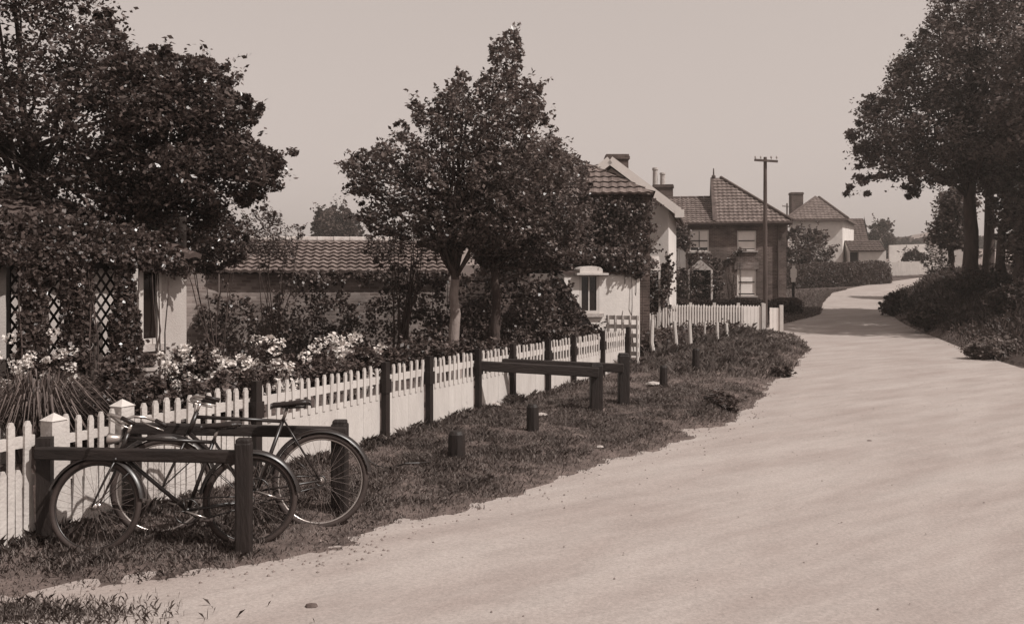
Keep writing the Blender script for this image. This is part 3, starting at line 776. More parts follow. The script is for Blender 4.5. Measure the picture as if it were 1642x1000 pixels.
north = [(0,0,0),(.012,.05,.0),(.035,.11,.035),(.03,.20,.055),(-.03,.27,.05),(-.12,.285,.02),(-.19,.275,-.015)]
flat = [(0,0,0),(.0,.06,.0),(.01,.13,.02),(-.01,.22,.03),(-.08,.275,.02),(-.16,.285,.0)]
g1 = .10
bicycle('black roadster bicycle with a front lamp, behind the nearest rail', (W(393,6.90,0).x, 6.90, .025), (W(158,6.72,0).x, 6.72, .0), R(6), .985, R(-14), north, True)
bicycle('black bicycle farther from the camera, leaning back on the second rail', (W(509,7.40,0).x, 7.40, .0), (W(263,7.18,0).x, 7.18, .02), R(12), 1.09, R(10), flat)
# ---------------------------------------------------------------- buildings
def window(parent, c, t, w, h, style, depth=.05, n=(2,2), sill=True, blind=0.0):
    # c: middle of the opening on the wall face, t: direction along the wall (right), frame set just inside the face
    t = Vector(t).normalized(); nrm = Vector((t.y,-t.x,0)); c = Vector(c) - nrm*depth; Z = Vector((0,0,1))
    mb = MB(); fw = .07
    for s in (-1,1):
        mb.bar(c+t*s*(w/2-fw/2)-Z*h/2, c+t*s*(w/2-fw/2)+Z*h/2, .05, fw, t)
        mb.bar(c+Z*s*(h/2-fw/2)-t*(w/2-fw), c+Z*s*(h/2-fw/2)+t*(w/2-fw), .05, fw)
    fr = mb.build('window', M[style], parent)
    mb = MB(); bw_ = .035
    for i in range(1, n[0]): q = c+t*(-w/2+w*i/n[0])+nrm*.002; mb.bar(q-Z*(h/2-fw), q+Z*(h/2-fw), .03, bw_, t)
    for i in range(1, n[1]): q = c+Z*(-h/2+h*i/n[1]); mb.bar(q-t*(w/2-fw), q+t*(w/2-fw), .036, bw_*1.4)
    mb.build('glazing_bar', M['dark_wood' if blind else style], fr)
    mb = MB(); q = c-nrm*.012; mb.quad(q-t*w/2-Z*h/2, q+t*w/2-Z*h/2, q+t*w/2+Z*h/2, q-t*w/2+Z*h/2); mb.build('pane', M['glass'], fr)
    if blind:
        mb = MB(); q = c-nrm*.008; zt = h/2-fw; zb = zt-(h-2*fw)*blind
        mb.quad(q-t*(w/2-fw)+Z*zb, q+t*(w/2-fw)+Z*zb, q+t*(w/2-fw)+Z*zt, q-t*(w/2-fw)+Z*zt); mb.build('blind', M['blind'], fr)
    if sill:
        mb = MB(); mb.bar(c-t*(w/2+.1)-Z*(h/2+.045)+nrm*(depth*.5+.02), c+t*(w/2+.1)-Z*(h/2+.045)+nrm*(depth*.5+.02), .16, .085); mb.build('sill', M['stone'], fr)
    return fr
def chimney(mb, c, w, dpt, z0, z1, rz=0):
    c = Vector(c); mb.box((c.x,c.y,(z0+z1)/2-.1), (w,dpt,z1-z0-.2), rz)
    mb.box((c.x,c.y,z1-.13), (w+.10,dpt+.10,.11), rz); mb.box((c.x,c.y,z1-.035), (w+.04,dpt+.04,.08), rz)
def ridge(mb, a, b_, r=.11):
    a, b_ = Vector(a), Vector(b_); L = (b_-a).length; n = max(2, int(L/.4))
    for i in range(n):
        p, q = a.lerp(b_, i/n), a.lerp(b_, (i+.97)/n); mb.tube([p, q], [r*1.06, r], 8)

# --- brick house in the middle distance
d0 = 51.0; TL = P(1068,0,d0+.6); TR = P(1261,0,d0-.5); p0 = Vector((TL.x, TL.y, 0)); p1 = Vector((TR.x, TR.y, 0)); t = (p1-p0).normalized(); nb = Vector((-t.y,t.x,0)); Lh = (p1-p0).length
zb = .4; ze = P(0,357,d0).z
bh = thing('brick_house', 'two storey red brick house with pantile roof and tall hipped end', 'house', (p0.x, p0.y, zb))
upx = lambda px: (px-1068)/(1261-1068)*Lh
zpx = lambda py: P(0,py,d0).z
wins = [(1122,385.5,31,35),(1198,386,30,32),(1198,452,30,44)]
holes = [(upx(px-w_/2), zpx(py+h_/2), upx(px+w_/2), zpx(py-h_/2)) for px,py,w_,h_ in wins]
dr = (upx(1110), zb, upx(1136), zpx(436))
mb = MB(); mb.wall(p0, p1, zb-.3, ze, holes+[dr], .14)
q0, q1 = p0+nb*6.2, p1+nb*6.2
mb.wall(p1, q1, zb-.3, ze); mb.wall(q0, p0, zb-.3, ze); mb.wall(q1, q0, zb-.3, ze)
mb.build('wall', M['brick'], bh)
for (px,py,w_,h_), h in zip(wins, holes):
    c = p0+t*((h[0]+h[2])/2); c.z = (h[1]+h[3])/2
    window(bh, c, t, h[2]-h[0], h[3]-h[1], 'white_bright', .06, (2,2) if py < 400 and px < 1150 else (1,2), True, .95 if px > 1150 else .85)
    mb = MB(); mb.bar(c-t*((h[2]-h[0])/2+.14)+Vector((0,0,(h[3]-h[1])/2+.14))-nb*.005, c+t*((h[2]-h[0])/2+.14)+Vector((0,0,(h[3]-h[1])/2+.14))-nb*.005, .10, .26 if py < 400 else .40); mb.build('lintel', M['brick_dark' if py < 400 else 'brick_pale'], bh)
mb = MB(); c = p0+t*((dr[0]+dr[2])/2)+nb*.08; mb.box((c.x,c.y,(dr[1]+dr[3])/2), (dr[2]-dr[0]-.01,.05,dr[3]-dr[1]-.01), math.atan2(t.y,t.x)); mb.build('door', M['dark_wood'], bh)
# porch pediment
mb = MB(); a = p0+t*upx(1103)-nb*.9; b_ = p0+t*upx(1143)-nb*.9; zt = zpx(433)
mb.prism([a+Vector((0,0,zt)), b_+Vector((0,0,zt)), (a+b_)/2+Vector((0,0,zt+.58))], nb*.06); po = mb.build('porch', M['white'], bh)
mb = MB(); m_ = (a+b_)/2
for s, e in ((-1,a),(1,b_)):
    o = Vector((0,0,.03)); mb.prism([e+t*s*.15+Vector((0,0,zt-.08)), m_+Vector((0,0,zt+.62)), m_+Vector((0,0,zt+.70)), e+t*s*.15+Vector((0,0,zt+.0))], nb*.95)
mb.build('porch_roof', M['pantile_dark'], po)
mb = MB()
for e in (a+t*.06, b_-t*.06): mb = MB(); mb.box((e.x,e.y,(zt+zb)/2), (.1,.1,zt-zb)); mb.build('porch_post', M['white'], po)
# bricked-up panel left of the porch
mb = MB(); a = p0+t*upx(1079)-nb*.012; b_ = p0+t*upx(1100)-nb*.012; mb.prism([a+Vector((0,0,zpx(432))), b_+Vector((0,0,zpx(432))), b_+Vector((0,0,zpx(398))), a+Vector((0,0,zpx(398)))], nb*.01); mb.build('plaster_panel', M['stucco'], bh)
# roofs
ov = .28; E = lambda u, k=0, z=0: p0+t*u-nb*ov+nb*k+Vector((0,0,ze+z))
zr1 = P(0,317,d0+2.6).z; zr2 = P(0,286,d0+3.2).z; um = upx(1146)
mb = MB()
mb.tiles(E(-.1), E(um+.05), E(um+.05, 3.3, zr1-ze), E(-.1, 3.3, zr1-ze))
mb.tiles(E(um+.05, 6.9), E(-.1, 6.9), E(-.1, 3.5, zr1-ze), E(um+.05, 3.5, zr1-ze))
mb.tiles(E(um+.05, 0,.02), E(Lh+.28, 0,.02), E(um+.6, 3.4, zr2-ze), E(um+.05, 3.4, zr2-ze), .25, .30)
mb.tiles(E(Lh+.28, 6.9), E(um+.05, 6.9), E(um+.05, 3.4, zr2-ze), E(um+.6, 3.4, zr2-ze))
mb.tiles(E(Lh+.28, 0), E(Lh+.28, 6.9), E(um+.62, 3.42, zr2-ze), E(um+.6, 3.4, zr2-ze))
rf = mb.build('roof', M['pantile'], bh)
mb = MB(); ridge(mb, E(-.1,3.4,zr1-ze+.05), E(um,3.4,zr1-ze+.05)); mb.build('ridge_tiles', M['pantile_dark'], rf); mb = MB(); ridge(mb, E(um+.5,3.4,zr2-ze+.05), E(Lh+.28,0,.08), .10)
mb.tube([E(um+.1,3.4,zr2-ze), E(um+.1,3.4,zr2-ze+.14), E(um+.1,3.4,zr2-ze+.2), E(um+.1,3.4,zr2-ze+.58)], [.12,.12,.05,.03], 8); mb.build('hip_tiles', M['pantile_dark'], rf)
mb = MB(); A_ = E(um-.02,3.4,zr1-ze); mb.prism([E(um-.08,0,.12), E(um-.08,3.4,zr2-ze+.05), E(um-.08,6.8,.0), E(um-.08,6.8,-.3), E(um-.08,.2,-.3)], t*.24); mb.build('parapet', M['pantile_dark'], rf)
mb = MB(); mb.bar(E(-.1,-.04,-.02), E(Lh+.3,-.04,-.02), .1, .09); mb.bar(E(-.1,.06,-.10), E(Lh+.3,.06,-.10), .05, .14); mb.build('gutter', M['lead'], bh)
mb = MB(); q = p0+t*upx(1248)-nb*.06; mb.tube([q+Vector((0,0,zb)), q+Vector((0,0,ze-.1))], .05, 8); mb.build('downpipe', M['grey_wood'], bh)
mb = MB(); q = p0+t*upx(1062)+nb*3.4; chimney(mb, q, 1.15, .65, zr1-1.0, P(0,294,d0+3).z, math.atan2(t.y,t.x)); ch = mb.build('chimney', M['brick_dark'], bh)
for px, h in ((1048,1.05),(1061,.75)):
    q = p0+t*upx(px)+nb*3.4; mb = MB(); mb.lathe((q.x,q.y,P(0,295,d0+3).z), [(.17,0),(.15,.1),(.14,h*.85),(.18,h*.88),(.17,h)], 10); mb.build('chimney_pot', M['stone'], ch)

# --- ivy clad cottage: white gable behind, ivy wing and whitewashed lean-to in front
dg = 30.0; G = lambda px, py, d=dg: P(px, py, d)
cg = thing('ivy_cottage', 'whitewashed cottage with white bargeboard and an ivy clad wing', 'cottage', (G(960,0).x, dg, 0))
dg = 31.8; xa, xb = G(892,0,dg).x, G(1072,0,dg-.4).x; apx = G(983,264,dg); ez = G(0,336,dg).z; up = Vector((0,0,1))
a, b_ = Vector((xa, dg+.4,0)), Vector((xb, dg-.4,0)); tt = (b_-a).normalized(); L = (b_-a).length; nn = Vector((-tt.y,tt.x,0)); la_ = L*.5
a2, b2 = a+nn*7, b_+nn*7; mb = MB(); mb.wall(a, b_, -.1, ez, [], .1, (la_, apx.z-.12)); mb.wall(b_, b2, -.1, ez); mb.wall(a2, a, -.1, ez); mb.wall(b2, a2, -.1, ez, [], .1, (L-la_, apx.z-.12)); mb.build('wall', M['limewash'], cg)
apex = a+tt*la_; az_ = up*apx.z; mb = MB()
mb.tiles(b_+tt*.3-nn*.4+up*(ez-.2), b2+tt*.3+nn*.3+up*(ez-.2), apex+az_+nn*7.3, apex+az_-nn*.4)
mb.tiles(a2-tt*.3+nn*.3+up*(ez-.2), a-tt*.3-nn*.4+up*(ez-.2), apex+az_-nn*.4, apex+az_+nn*7.3)
crf = mb.build('roof', M['pantile'], cg)
for s_, e_ in ((1,b_),(-1,a)):
    mb = MB(); ap = apex+az_+up*.10-nn*.47; e1 = e_+tt*.36*s_-nn*.47+up*(ez-.14)
    mb.bar(ap, e1, .06, .27); mb.box(e1+tt*s_*.02+Vector((0,0,-.06)), (.30,.07,.26), math.atan2(tt.y,tt.x)); mb.build('bargeboard', M['white_bright'], cg)
mb = MB(); q = P(989,0,dg+4); chimney(mb, q, .82, .6, 4.6, P(0,249,dg+4).z); mb.build('chimney', M['brick_dark'], cg)
# hipped ivy wing in front of it
dw = 27.4; wa, wb_ = G(770,0,dw), G(1042,0,dw-.6); wa.z = wb_.z = 0; tw = (wb_-wa).normalized(); nw = Vector((-tw.y,tw.x,0)); we = P(0,312,dw-.3).z; wd_ = 4.0
mb = MB(); mb.wall(wa, wb_, -.1, we); mb.wall(wb_, wb_+nw*wd_, -.1, we); mb.wall(wa+nw*wd_, wa, -.1, we); mb.wall(wb_+nw*wd_, wa+nw*wd_, -.1, we); mb.build('wing_wall', M['brick_dark'], cg)
hr = P(885,240,dw+2.0); hz2 = up*hr.z; rr_ = (Vector((hr.x,hr.y,0))-wa).dot(tw); h1 = wa+tw*rr_+nw*2+hz2; h0 = wa+tw*1.6+nw*2+hz2; ew = up*we; o_ = .22
c0, c1, c2_, c3 = wa-tw*o_-nw*o_+ew, wb_+tw*.1-nw*o_+ew, wb_+tw*.1+nw*(wd_+o_)+ew, wa-tw*o_+nw*(wd_+o_)+ew
mb = MB(); mb.tiles(c0, c1, h1, h0); mb.tiles(c1, c2_, h1+nw*.02, h1); mb.tiles(c2_, c3, h0, h1); mb.tiles(c3, c0, h0, h0+nw*.02); wr_ = mb.build('wing_roof', M['pantile'], cg)
# whitewashed lean-to
dl = 23.6; la, lb = P(905,0,dl-.3), P(1026,0,dl+.25); la.z = lb.z = 0; tl = (lb-la).normalized(); nl = Vector((-tl.y,tl.x,0)); LL = (lb-la).length
lt = thing('lean_to', 'small whitewashed outhouse with a hooded casement window', 'outhouse', (la.x, la.y, 0))
u = lambda px: (px-905)/(1026-905)*LL
hz = (u(928), P(0,503,dl).z, u(960), P(0,436,dl).z); zt = P(0,438,dl).z
mb = MB(); mb.wall(la, lb, -.1, zt, [(hz[0],hz[1],hz[2],zt-.02)], .1); mb.wall(lb, lb+nl*3, -.1, zt); mb.wall(la+nl*3, la, -.1, zt); mb.build('wall', M['limewash'], lt)
mb = MB(); mb.tiles(la-nl*.02-tl*.05+up*(zt-.02), lb+tl*.02-nl*.02+up*(zt-.02), lb+nl*3.2+up*(zt+.6), la-tl*.05+nl*3.2+up*(zt+.6)); mb.build('roof', M['pantile_dark'], lt)
c = la+tl*((hz[0]+hz[2])/2); c.z = (hz[1]+zt)/2
window(lt, c, tl, hz[2]-hz[0], zt-.03-hz[1], 'white', .03, (2,1), True)
mb = MB(); hc = la+tl*u(945)-nl*.12; pr = []
for i in range(9): a_ = math.pi*i/8; pr.append(hc+tl*(math.copysign(min(1,abs(math.cos(a_))*1.15),math.cos(a_))*.30)+up*(zt+.0+1*.18*math.sin(a_)**.6))
mb.prism(pr, nl*.5); mb.bar(hc-tl*.42+up*(zt-.02), hc+tl*.42+up*(zt-.02), .22, .05); mb.build('window_hood', M['white'], lt)
# dark boarded shed with a sloping side
sh = thing('garden_shed', 'low dark boarded shed with a steep sloping roof against the outhouse', 'shed', (P(900,0,22.4).x, 22.4, 0))
ds = 22.6; mb = MB(); pr = [P(845,0,ds),P(948,0,ds),P(948,0,ds),P(902,0,ds),P(845,0,ds)]
zz = [0,0,P(0,522,ds).z,P(0,446,ds).z,P(0,455,ds).z]; pr = [Vector((q.x,q.y,z)) for q,z in zip(pr,zz)]
mb.prism(pr, (0,.55,0)); mb.build('body', M['dark_wood'], sh)
mb = MB()
for i in range(11):
    z = .1+i*.19; xr = P(948,0,ds).x if z < zz[2] else lerp(P(948,0,ds).x, P(902,0,ds).x, (z-zz[2])/(zz[3]-zz[2]))
    if z < zz[3]-.05: mb.bar((pr[0].x,ds-.012,z),(xr-.05,ds-.012,z),.02,.17)
mb.build('weatherboard', M['grey_wood'] if False else M['dark_wood'], sh)
mb = MB(); mb.bar(pr[3]+Vector((-.03,.28,.0)), pr[2]+Vector((.04,.28,-.03)), .60, .03, (0,0,1)); mb.build('roof', M['dark_wood'], sh)
# porch hood between the cottages
ph = thing('porch_hood', 'small pale sloping hood on posts right of the ivy wall', 'porch', (P(1052,0,28).x, 28, 0))
mb = MB(); a, b_ = P(1040,433,27.6), P(1060,433,27.6); mb.prism([a, b_, b_+Vector((.02,.5,.38)), a+Vector((.06,.5,.38))], (0,.03,.05)); mb.build('roof', M['stone'], ph)
mb = MB(); q = P(1060,0,27.7)
mb.box((q.x-.05,27.7,1.1),(.06,.06,2.2)); mb.build('post', M['white'], ph)
mb = MB(); q = P(1043,0,27.7); mb.box((q.x-.05,27.72,1.1),(.06,.06,2.2)); mb.build('post', M['white'], ph)

# --- low outbuilding behind the garden and its brick wall
do = 22.0; ob = thing('outbuilding', 'long low brick outbuilding with a pantile roof behind the garden', 'outbuilding', (P(520,0,do).x, do, 0))
a, b_ = P(352,0,do), P(726,0,do+.8); a.z = b_.z = 0; to = (b_-a).normalized(); no = Vector((-to.y,to.x,0)); eo = P(0,436,do).z; ro = P(0,386,do+2.2).z
mb = MB(); mb.wall(a, b_, -.1, eo); mb.wall(b_, b_+no*4.4, -.1, eo); mb.wall(a+no*4.4, a, -.1, eo); mb.wall(b_+no*4.4, a+no*4.4, -.1, eo); mb.build('wall', M['brick_pale'], ob)
mb = MB(); mb.tiles(a-no*.22-to*.1+up*eo, b_-no*.22+up*eo, b_+no*2.2+up*ro, a+to*.45+no*2.2+up*ro, .22, .27, .04); mb.tiles(b_+no*4.6+up*eo, a+no*4.6-to*.1+up*eo, a+to*.45+no*2.2+up*ro, b_+no*2.2+up*ro, .22, .27)
orf = mb.build('roof', M['pantile'], ob); mb = MB(); ridge(mb, a+to*.45+no*2.2+up*(ro+.03), b_+no*2.2+up*(ro+.03), .09); mb.build('ridge_tiles', M['stone'], orf); mb = MB(); ridge(mb, a-no*.2-to*.12+up*(eo+.05), a+to*.42+no*2.2+up*(ro+.03), .07); mb.build('verge_tiles', M['stone'], orf)
mb = MB(); a3 = P(292,0,do-.3); b3 = P(905,0,do+.45); b3.z = a3.z = 0; a4 = a - no*.05
mb.wall(a3, a-to*.02, -.1, P(0,432,do).z); mb.bar(Vector((a3.x,a3.y+.08,P(0,431,do).z)), Vector((a.x-.05,a.y+.08,P(0,431,do).z)), .26, .09); gw = mb.build('garden_wall', M['brick_pale']); tag(gw, 'pale brick garden wall joining the outbuilding on its left', 'wall')
mb = MB(); q = b_+to*.02; mb.wall(q, P(850,0,do+1.0).xy.to_3d(), -.1, P(0,447,do).z); mb.bar(Vector((q.x,q.y+.1,P(0,446,do).z)), Vector((P(850,0,do).x,do+1.1,P(0,446,do).z)), .26, .09); tag(mb.build('garden_wall', M['brick_dark']), 'dark brick garden wall between the outbuilding and the shed', 'wall')

# --- left cottage: stucco wall, sash window, lattice verandah
lc = thing('stucco_cottage', 'low pale stucco cottage behind a dark lattice verandah at the left', 'cottage', (P(150,0,12).x, 12, 0))
e1 = P(299,0,12.6); e1.z = 0; lf = FD.copy(); e0 = e1 - lf*5.6; nl2 = Vector((-lf.y, lf.x, 0)); Lc = 5.6; ec = 2.32
def wd(px):   # distance along the cottage front at which it is seen in direction px
    k = (px-CX)/F; s = (e0.x - k*e0.y)/(k*lf.y - lf.x); return s
hw = (wd(218), P(0,552,11.9).z, wd(254), 2.15)
mb = MB(); mb.wall(e0, e1, -.1, ec, [hw], .12); mb.wall(e1, e1+nl2*2.2, -.1, ec+.5); mb.wall(e0+nl2*2.2, e0, -.1, ec); mb.build('wall', M['stucco'], lc)
c = e0+lf*((hw[0]+hw[2])/2); c.z = (hw[1]+hw[3])/2; window(lc, c, lf, hw[2]-hw[0], hw[3]-hw[1], 'white', -.03, (1,1), True)
mb = MB(); q = e0-lf*.2-nl2*.35+up*(ec-.05); q2 = e1-lf*.12-nl2*.35+up*(ec-.05); mb.tiles(q, q2, q2+nl2*2.7+up*.85, q+nl2*2.7+up*.85, .24, .3); mb.build('roof', M['pantile_dark'], lc)
v0 = e0-nl2*.9; vd = thing('verandah_trellis', 'dark diamond lattice trellis standing before the stucco cottage', 'trellis', (v0.x+1.5, v0.y+2, 0))
def vs_(px):
    k = (px-CX)/F; return (v0.x - k*v0.y)/(k*lf.y - lf.x)
for (xl, xr) in ((14,40),(68,106),(138,200)):
    s0, s1 = vs_(xl), vs_(xr); mb = MB(); H0, H1 = .35, 2.1; gp_ = .155; wdt = s1-s0
    for sgn in (1,-1):
        kk_ = -H1
        while kk_ < wdt+H1:
            # line u = k + sgn*(z-H0)*.8
            pts_ = []
            for zz_ in np.linspace(H0, H1, 60):
                uu = kk_ + sgn*(zz_-H0)*.8
                if 0 <= uu <= wdt: pts_.append((uu, zz_))
            if len(pts_) > 1:
                A_, B2 = pts_[0], pts_[-1]; o = nl2*(.006*sgn)
                mb.bar(v0+lf*(s0+A_[0])+up*A_[1]+o, v0+lf*(s0+B2[0])+up*B2[1]+o, .011, .024, nl2.cross(lf))
            kk_ += gp_*.8
    for s_ in (s0, s1): mb.bar(v0+lf*s_+up*-.05, v0+lf*s_+up*2.15, .035, .03)
    mb.bar(v0+lf*s0+up*2.13, v0+lf*s1+up*2.13, .05, .06); mb.bar(v0+lf*s0+up*.33, v0+lf*s1+up*.33, .05, .05)
    mb.build('lattice', M['dark_wood'], vd)
mb = MB(); q = P(214,0,11.0); q.z = 0; 
mb.box((q.x,q.y,1.06),(.10,.10,2.2),.4); tag(mb.build('verandah_post', M['white']), 'white upright post in front of the cottage window', 'post')

# --- far white house and its outbuildings
dh = 86.0; H = lambda px, py, d=dh: P(px, py, d)
wh = thing('white_house', 'big whitewashed house with a hipped tile roof and brick chimney', 'house', (H(1310,0).x, dh, 2.3))
a, b_ = H(1266,0), H(1351,0,dh-1); a.z = b_.z = 0; th = (b_-a).normalized(); nh = Vector((-th.y,th.x,0)); eh = H(0,352).z
c2 = H(1369,0,dh+7); c2.z = 0; a2 = a+(c2-b_)
mb = MB(); mb.wall(a, b_, 1.8, eh); mb.wall(b_, c2, 1.8, eh); mb.wall(c2, a2, 1.8, eh); mb.wall(a2, a, 1.8, eh); mb.build('wall', M['limewash'], wh)
apw = H(1313,316,dh+3.5); o = .4
A0, A1, A2_, A3 = a-th*o-nh*o+up*eh, b_+th*o-nh*o+up*eh, c2+th*o+nh*o+up*eh, a2-th*o+nh*o+up*eh
mb = MB(); mb.tiles(A0, A1, apw, apw-th*.3, .35, .4); mb.tiles(A1, A2_, apw+nh*.3, apw, .35, .4); mb.tiles(A2_, A3, apw-th*.3, apw, .35, .4); mb.tiles(A3, A0, apw-th*.3, apw, .35, .4); wr = mb.build('roof', M['pantile'], wh)
for q_ in ((apw, A1), (apw-th*.3, A0)): mb = MB(); ridge(mb, q_[0], q_[1]+up*.05, .13); mb.build('hip_tiles', M['pantile_dark'], wr)
mb = MB(); mb.bar(A0-up*.08, A1-up*.08, .12, .16); mb.bar(A1-up*.08, A2_-up*.08, .12, .16); mb.build('eaves', M['lead'], wh)
mb = MB(); q = H(1276.5,0,dh+3); chimney(mb, q, 1.1, .9, eh-.5, H(0,309,dh+3).z); mb.build('chimney', M['brick_dark'], wh)
def barn(label, x0, x1, ye, yr, xr0, xr1, d, dep, base_y, door=None, gable=True):
    a, b_ = P(x0,0,d), P(x1,0,d-.5); a.z = b_.z = 0; tb = (b_-a).normalized(); n2 = Vector((-tb.y,tb.x,0)); zg_ = P(0,base_y,d).z; ze_ = P(0,ye,d).z; zr_ = P(0,yr,d+dep/2).z; L = (b_-a).length
    root = thing('barn', label, 'barn', (a.x, a.y, zg_)); hl = []
    if door: hl = [((door[0]-x0)/(x1-x0)*L, zg_-.3, (door[1]-x0)/(x1-x0)*L, P(0,door[2],d).z)]
    mb = MB(); mb.wall(a, b_, zg_-.6, ze_, [(h[0],h[1],h[2],h[3]) for h in hl], .5); mb.wall(b_, b_+n2*dep, zg_-.6, ze_, [], .1, (dep/2, zr_+.25)); mb.wall(b_+n2*dep, a+n2*dep, zg_-.6, ze_); mb.wall(a+n2*dep, a, zg_-.6, ze_, [], .1, (dep/2, zr_)); mb.build('wall', M['limewash'], root)
    R0 = a+n2*dep/2; R1 = b_+n2*dep/2; mb = MB(); s_ = -.05
    mb.tiles(a-n2*.25+up*ze_, b_-tb*.12-n2*.25+up*ze_, R1-tb*.12+up*zr_, R0+up*zr_, .35, .4); mb.tiles(b_-tb*.12+n2*(dep+.25)+up*ze_, a+n2*(dep+.25)+up*ze_, R0+up*zr_, R1-tb*.12+up*zr_, .35, .4); mb.build('roof', M['pantile_dark'], root)
    if hl:
        h = hl[0]; mb = MB(); q = a+tb*((h[0]+h[2])/2)+n2*.45; mb.box((q.x,q.y,(h[1]+h[3])/2),(h[2]-h[0],.06,h[3]-h[1]), math.atan2(tb.y,tb.x)); mb.build('door', M['dark_wood'], root)
barn('white barn with a steep dark roof and pale gable beside the white house', 1352, 1394, 386, 351, 0, 0, 97, 6, 425)
barn('low white cart shed with a dark doorway and tiled roof', 1362, 1421, 402, 386, 0, 0, 84, 4.5, 430, (1363,1377,404))
mb = MB(); a, b_ = P(1426,0,112), P(1491,0,112); mb.hexa([Vector(q) for q in ((a.x,112,2.5),(b_.x,112,2.5),(b_.x,112.3,2.5),(a.x,112.3,2.5),(a.x,112,P(0,393,112).z),(b_.x,112,P(0,391,112).z),(b_.x,112.3,P(0,391,112).z),(a.x,112.3,P(0,393,112).z))]); tag(mb.build('yard_wall', M['limewash']), 'long pale yard wall in the distance beyond the low fence', 'wall')
lf_ = thing('paling_fence', 'low pale paling fence at the bend of the road', 'fence', (P(1455,0,80).x, 80, 2))
mb = MB(); a, b_ = P(1424,441,79), P(1496,438,80)
n_ = 42
for i in range(n_):
    q = a.lerp(b_, (i+.5)/n_); mb.box((q.x,q.y,q.z+.5),(.10,.03,1.15+random.uniform(-.04,.04)))
for z in (.35,.85): mb.bar(a+Vector((0,.04,z)), b_+Vector((0,.04,z)), .04, .1)
mb.build('palings', M['white_old'], lf_)
for i in range(0, 5):
    q = a.lerp(b_, i/4); mb = MB(); mb.box((q.x,q.y+.1,q.z+.5),(.13,.13,1.3)); mb.build('post', M['white_old'], lf_)
# house front glimpsed behind the right-hand trees
rb = thing('far_cottage', 'pale brick cottage wall glimpsed behind the trees on the bank', 'cottage', (P(1520,0,88).x, 88, 3))
mb = MB(); a, b_ = P(1489,0,88), P(1546,0,88); a.z=b_.z=0; mb.wall(a, b_, 1.5, P(0,382,88).z); mb.wall(b_, b_+Vector((2.8,5,0)), 1.5, P(0,382,88).z); mb.wall(a+Vector((2.6,5,0)), a, 1.5, P(0,382,88).z); mb.build('wall', M['stucco'], rb)
mb = MB(); z_ = P(0,382,88).z; mb.tiles(a+Vector((-.2,-.2,z_)), b_+Vector((.2,-.2,z_)), b_+Vector((1.0,2.5,z_+.5)), a+Vector((1.7,2.5,z_+.5)), .35,.4); mb.tiles(b_+Vector((3.0,5.2,z_)), a+Vector((2.4,5.2,z_)), a+Vector((1.7,2.5,z_+.5)), b_+Vector((1.0,2.5,z_+.5)), .35,.4); mb.build('roof', M['pantile_far'], rb)

# --- poles, sign, far white fence, stakes
def tele_pole(label, px, d, ytop, ybase, r, arm, ay):
    q = P(px,0,d); z0 = P(0,ybase,d).z if ybase else zg(q.x,d); z1 = P(0,ytop,d).z
    root = thing('telegraph_pole', label, 'telegraph pole', (q.x, d, z0)); mb = MB()
    mb.tube([(q.x,d,z0-.2),(q.x,d,lerp(z0,z1,.5)),(q.x,d,z1)], [r,r*.85,r*.68], 10); mb.build('pole', M['grey_wood'], root)
    za = P(0,ay,d).z; mb = MB(); mb.bar((q.x-arm,d-r-.03,za+.02),(q.x+arm,d-r-.03,za-.04),.08,.09); mb.build('crossarm', M['grey_wood'], root)
    for k in (-.92,-.45,.45,.92):
        mb = MB(); mb.lathe((q.x+arm*k,d-r-.03,za+.03), [(.012,0),(.012,.06),(.035,.06),(.04,.10),(.025,.15)], 8); mb.build('insulator', M['stone'], root)
tele_pole('tall telegraph pole with one crossarm in front of the brick house', 1227, 38, 252, 520, .10, .47, 258)
tele_pole('short distant telegraph pole showing between the brick and white houses', 1262, 100, 326, 440, .12, .55, 331)
sg = thing('road_sign', 'white road sign plate on a dark post beside the brick house', 'sign', (P(1272,0,44).x, 44, zg(0,44)))
q = P(1272,0,44); mb = MB(); mb.box((q.x,44,1.3),(.10,.10,2.4)); mb.build('post', M['dark_wood'], sg)
z_ = lambda py: P(0,py,44).z; xx = lambda px: P(px,0,44).x
mb = MB(); pl = [(1268.5,452),(1275,452),(1275,446),(1277,444),(1277,432),(1274.5,430),(1274.5,426),(1269.5,426),(1269.5,430),(1267,432),(1267,444),(1268.5,446)]
mb.prism([Vector((xx(a),43.93,z_(b))) for a,b in pl], (0,.03,0)); mb.build('plate', M['white_bright'], sg)
ff = thing('picket_fence', 'far white picket fence crossing in front of the brick house', 'fence', (P(1140,0,30).x, 30.6, 0))
a, b_ = P(1033,0,31.2), P(1224,0,30.2); a.z = b_.z = 0; n_ = 44; mb = MB()
for i in range(n_):
    q = a.lerp(b_, (i+.5)/n_); zt_ = 1.12+random.uniform(-.02,.02)
    mb.prism([q+Vector((-.034,0,.05)), q+Vector((.034,0,.05)), q+Vector((.034,0,zt_-.05)), q+Vector((0,0,zt_)), q+Vector((-.034,0,zt_-.05))], (0,.02,0))
for z in (.3,.92): mb.bar(a+Vector((0,.035,z)), b_+Vector((0,.035,z)), .03, .09)
mb.build('pickets', M['white_bright'], ff)
for i in range(0, 6): q = a.lerp(b_, i/5); mb = MB(); mb.box((q.x,q.y+.08,.58),(.09,.09,1.2)); mb.build('post', M['white'], ff)
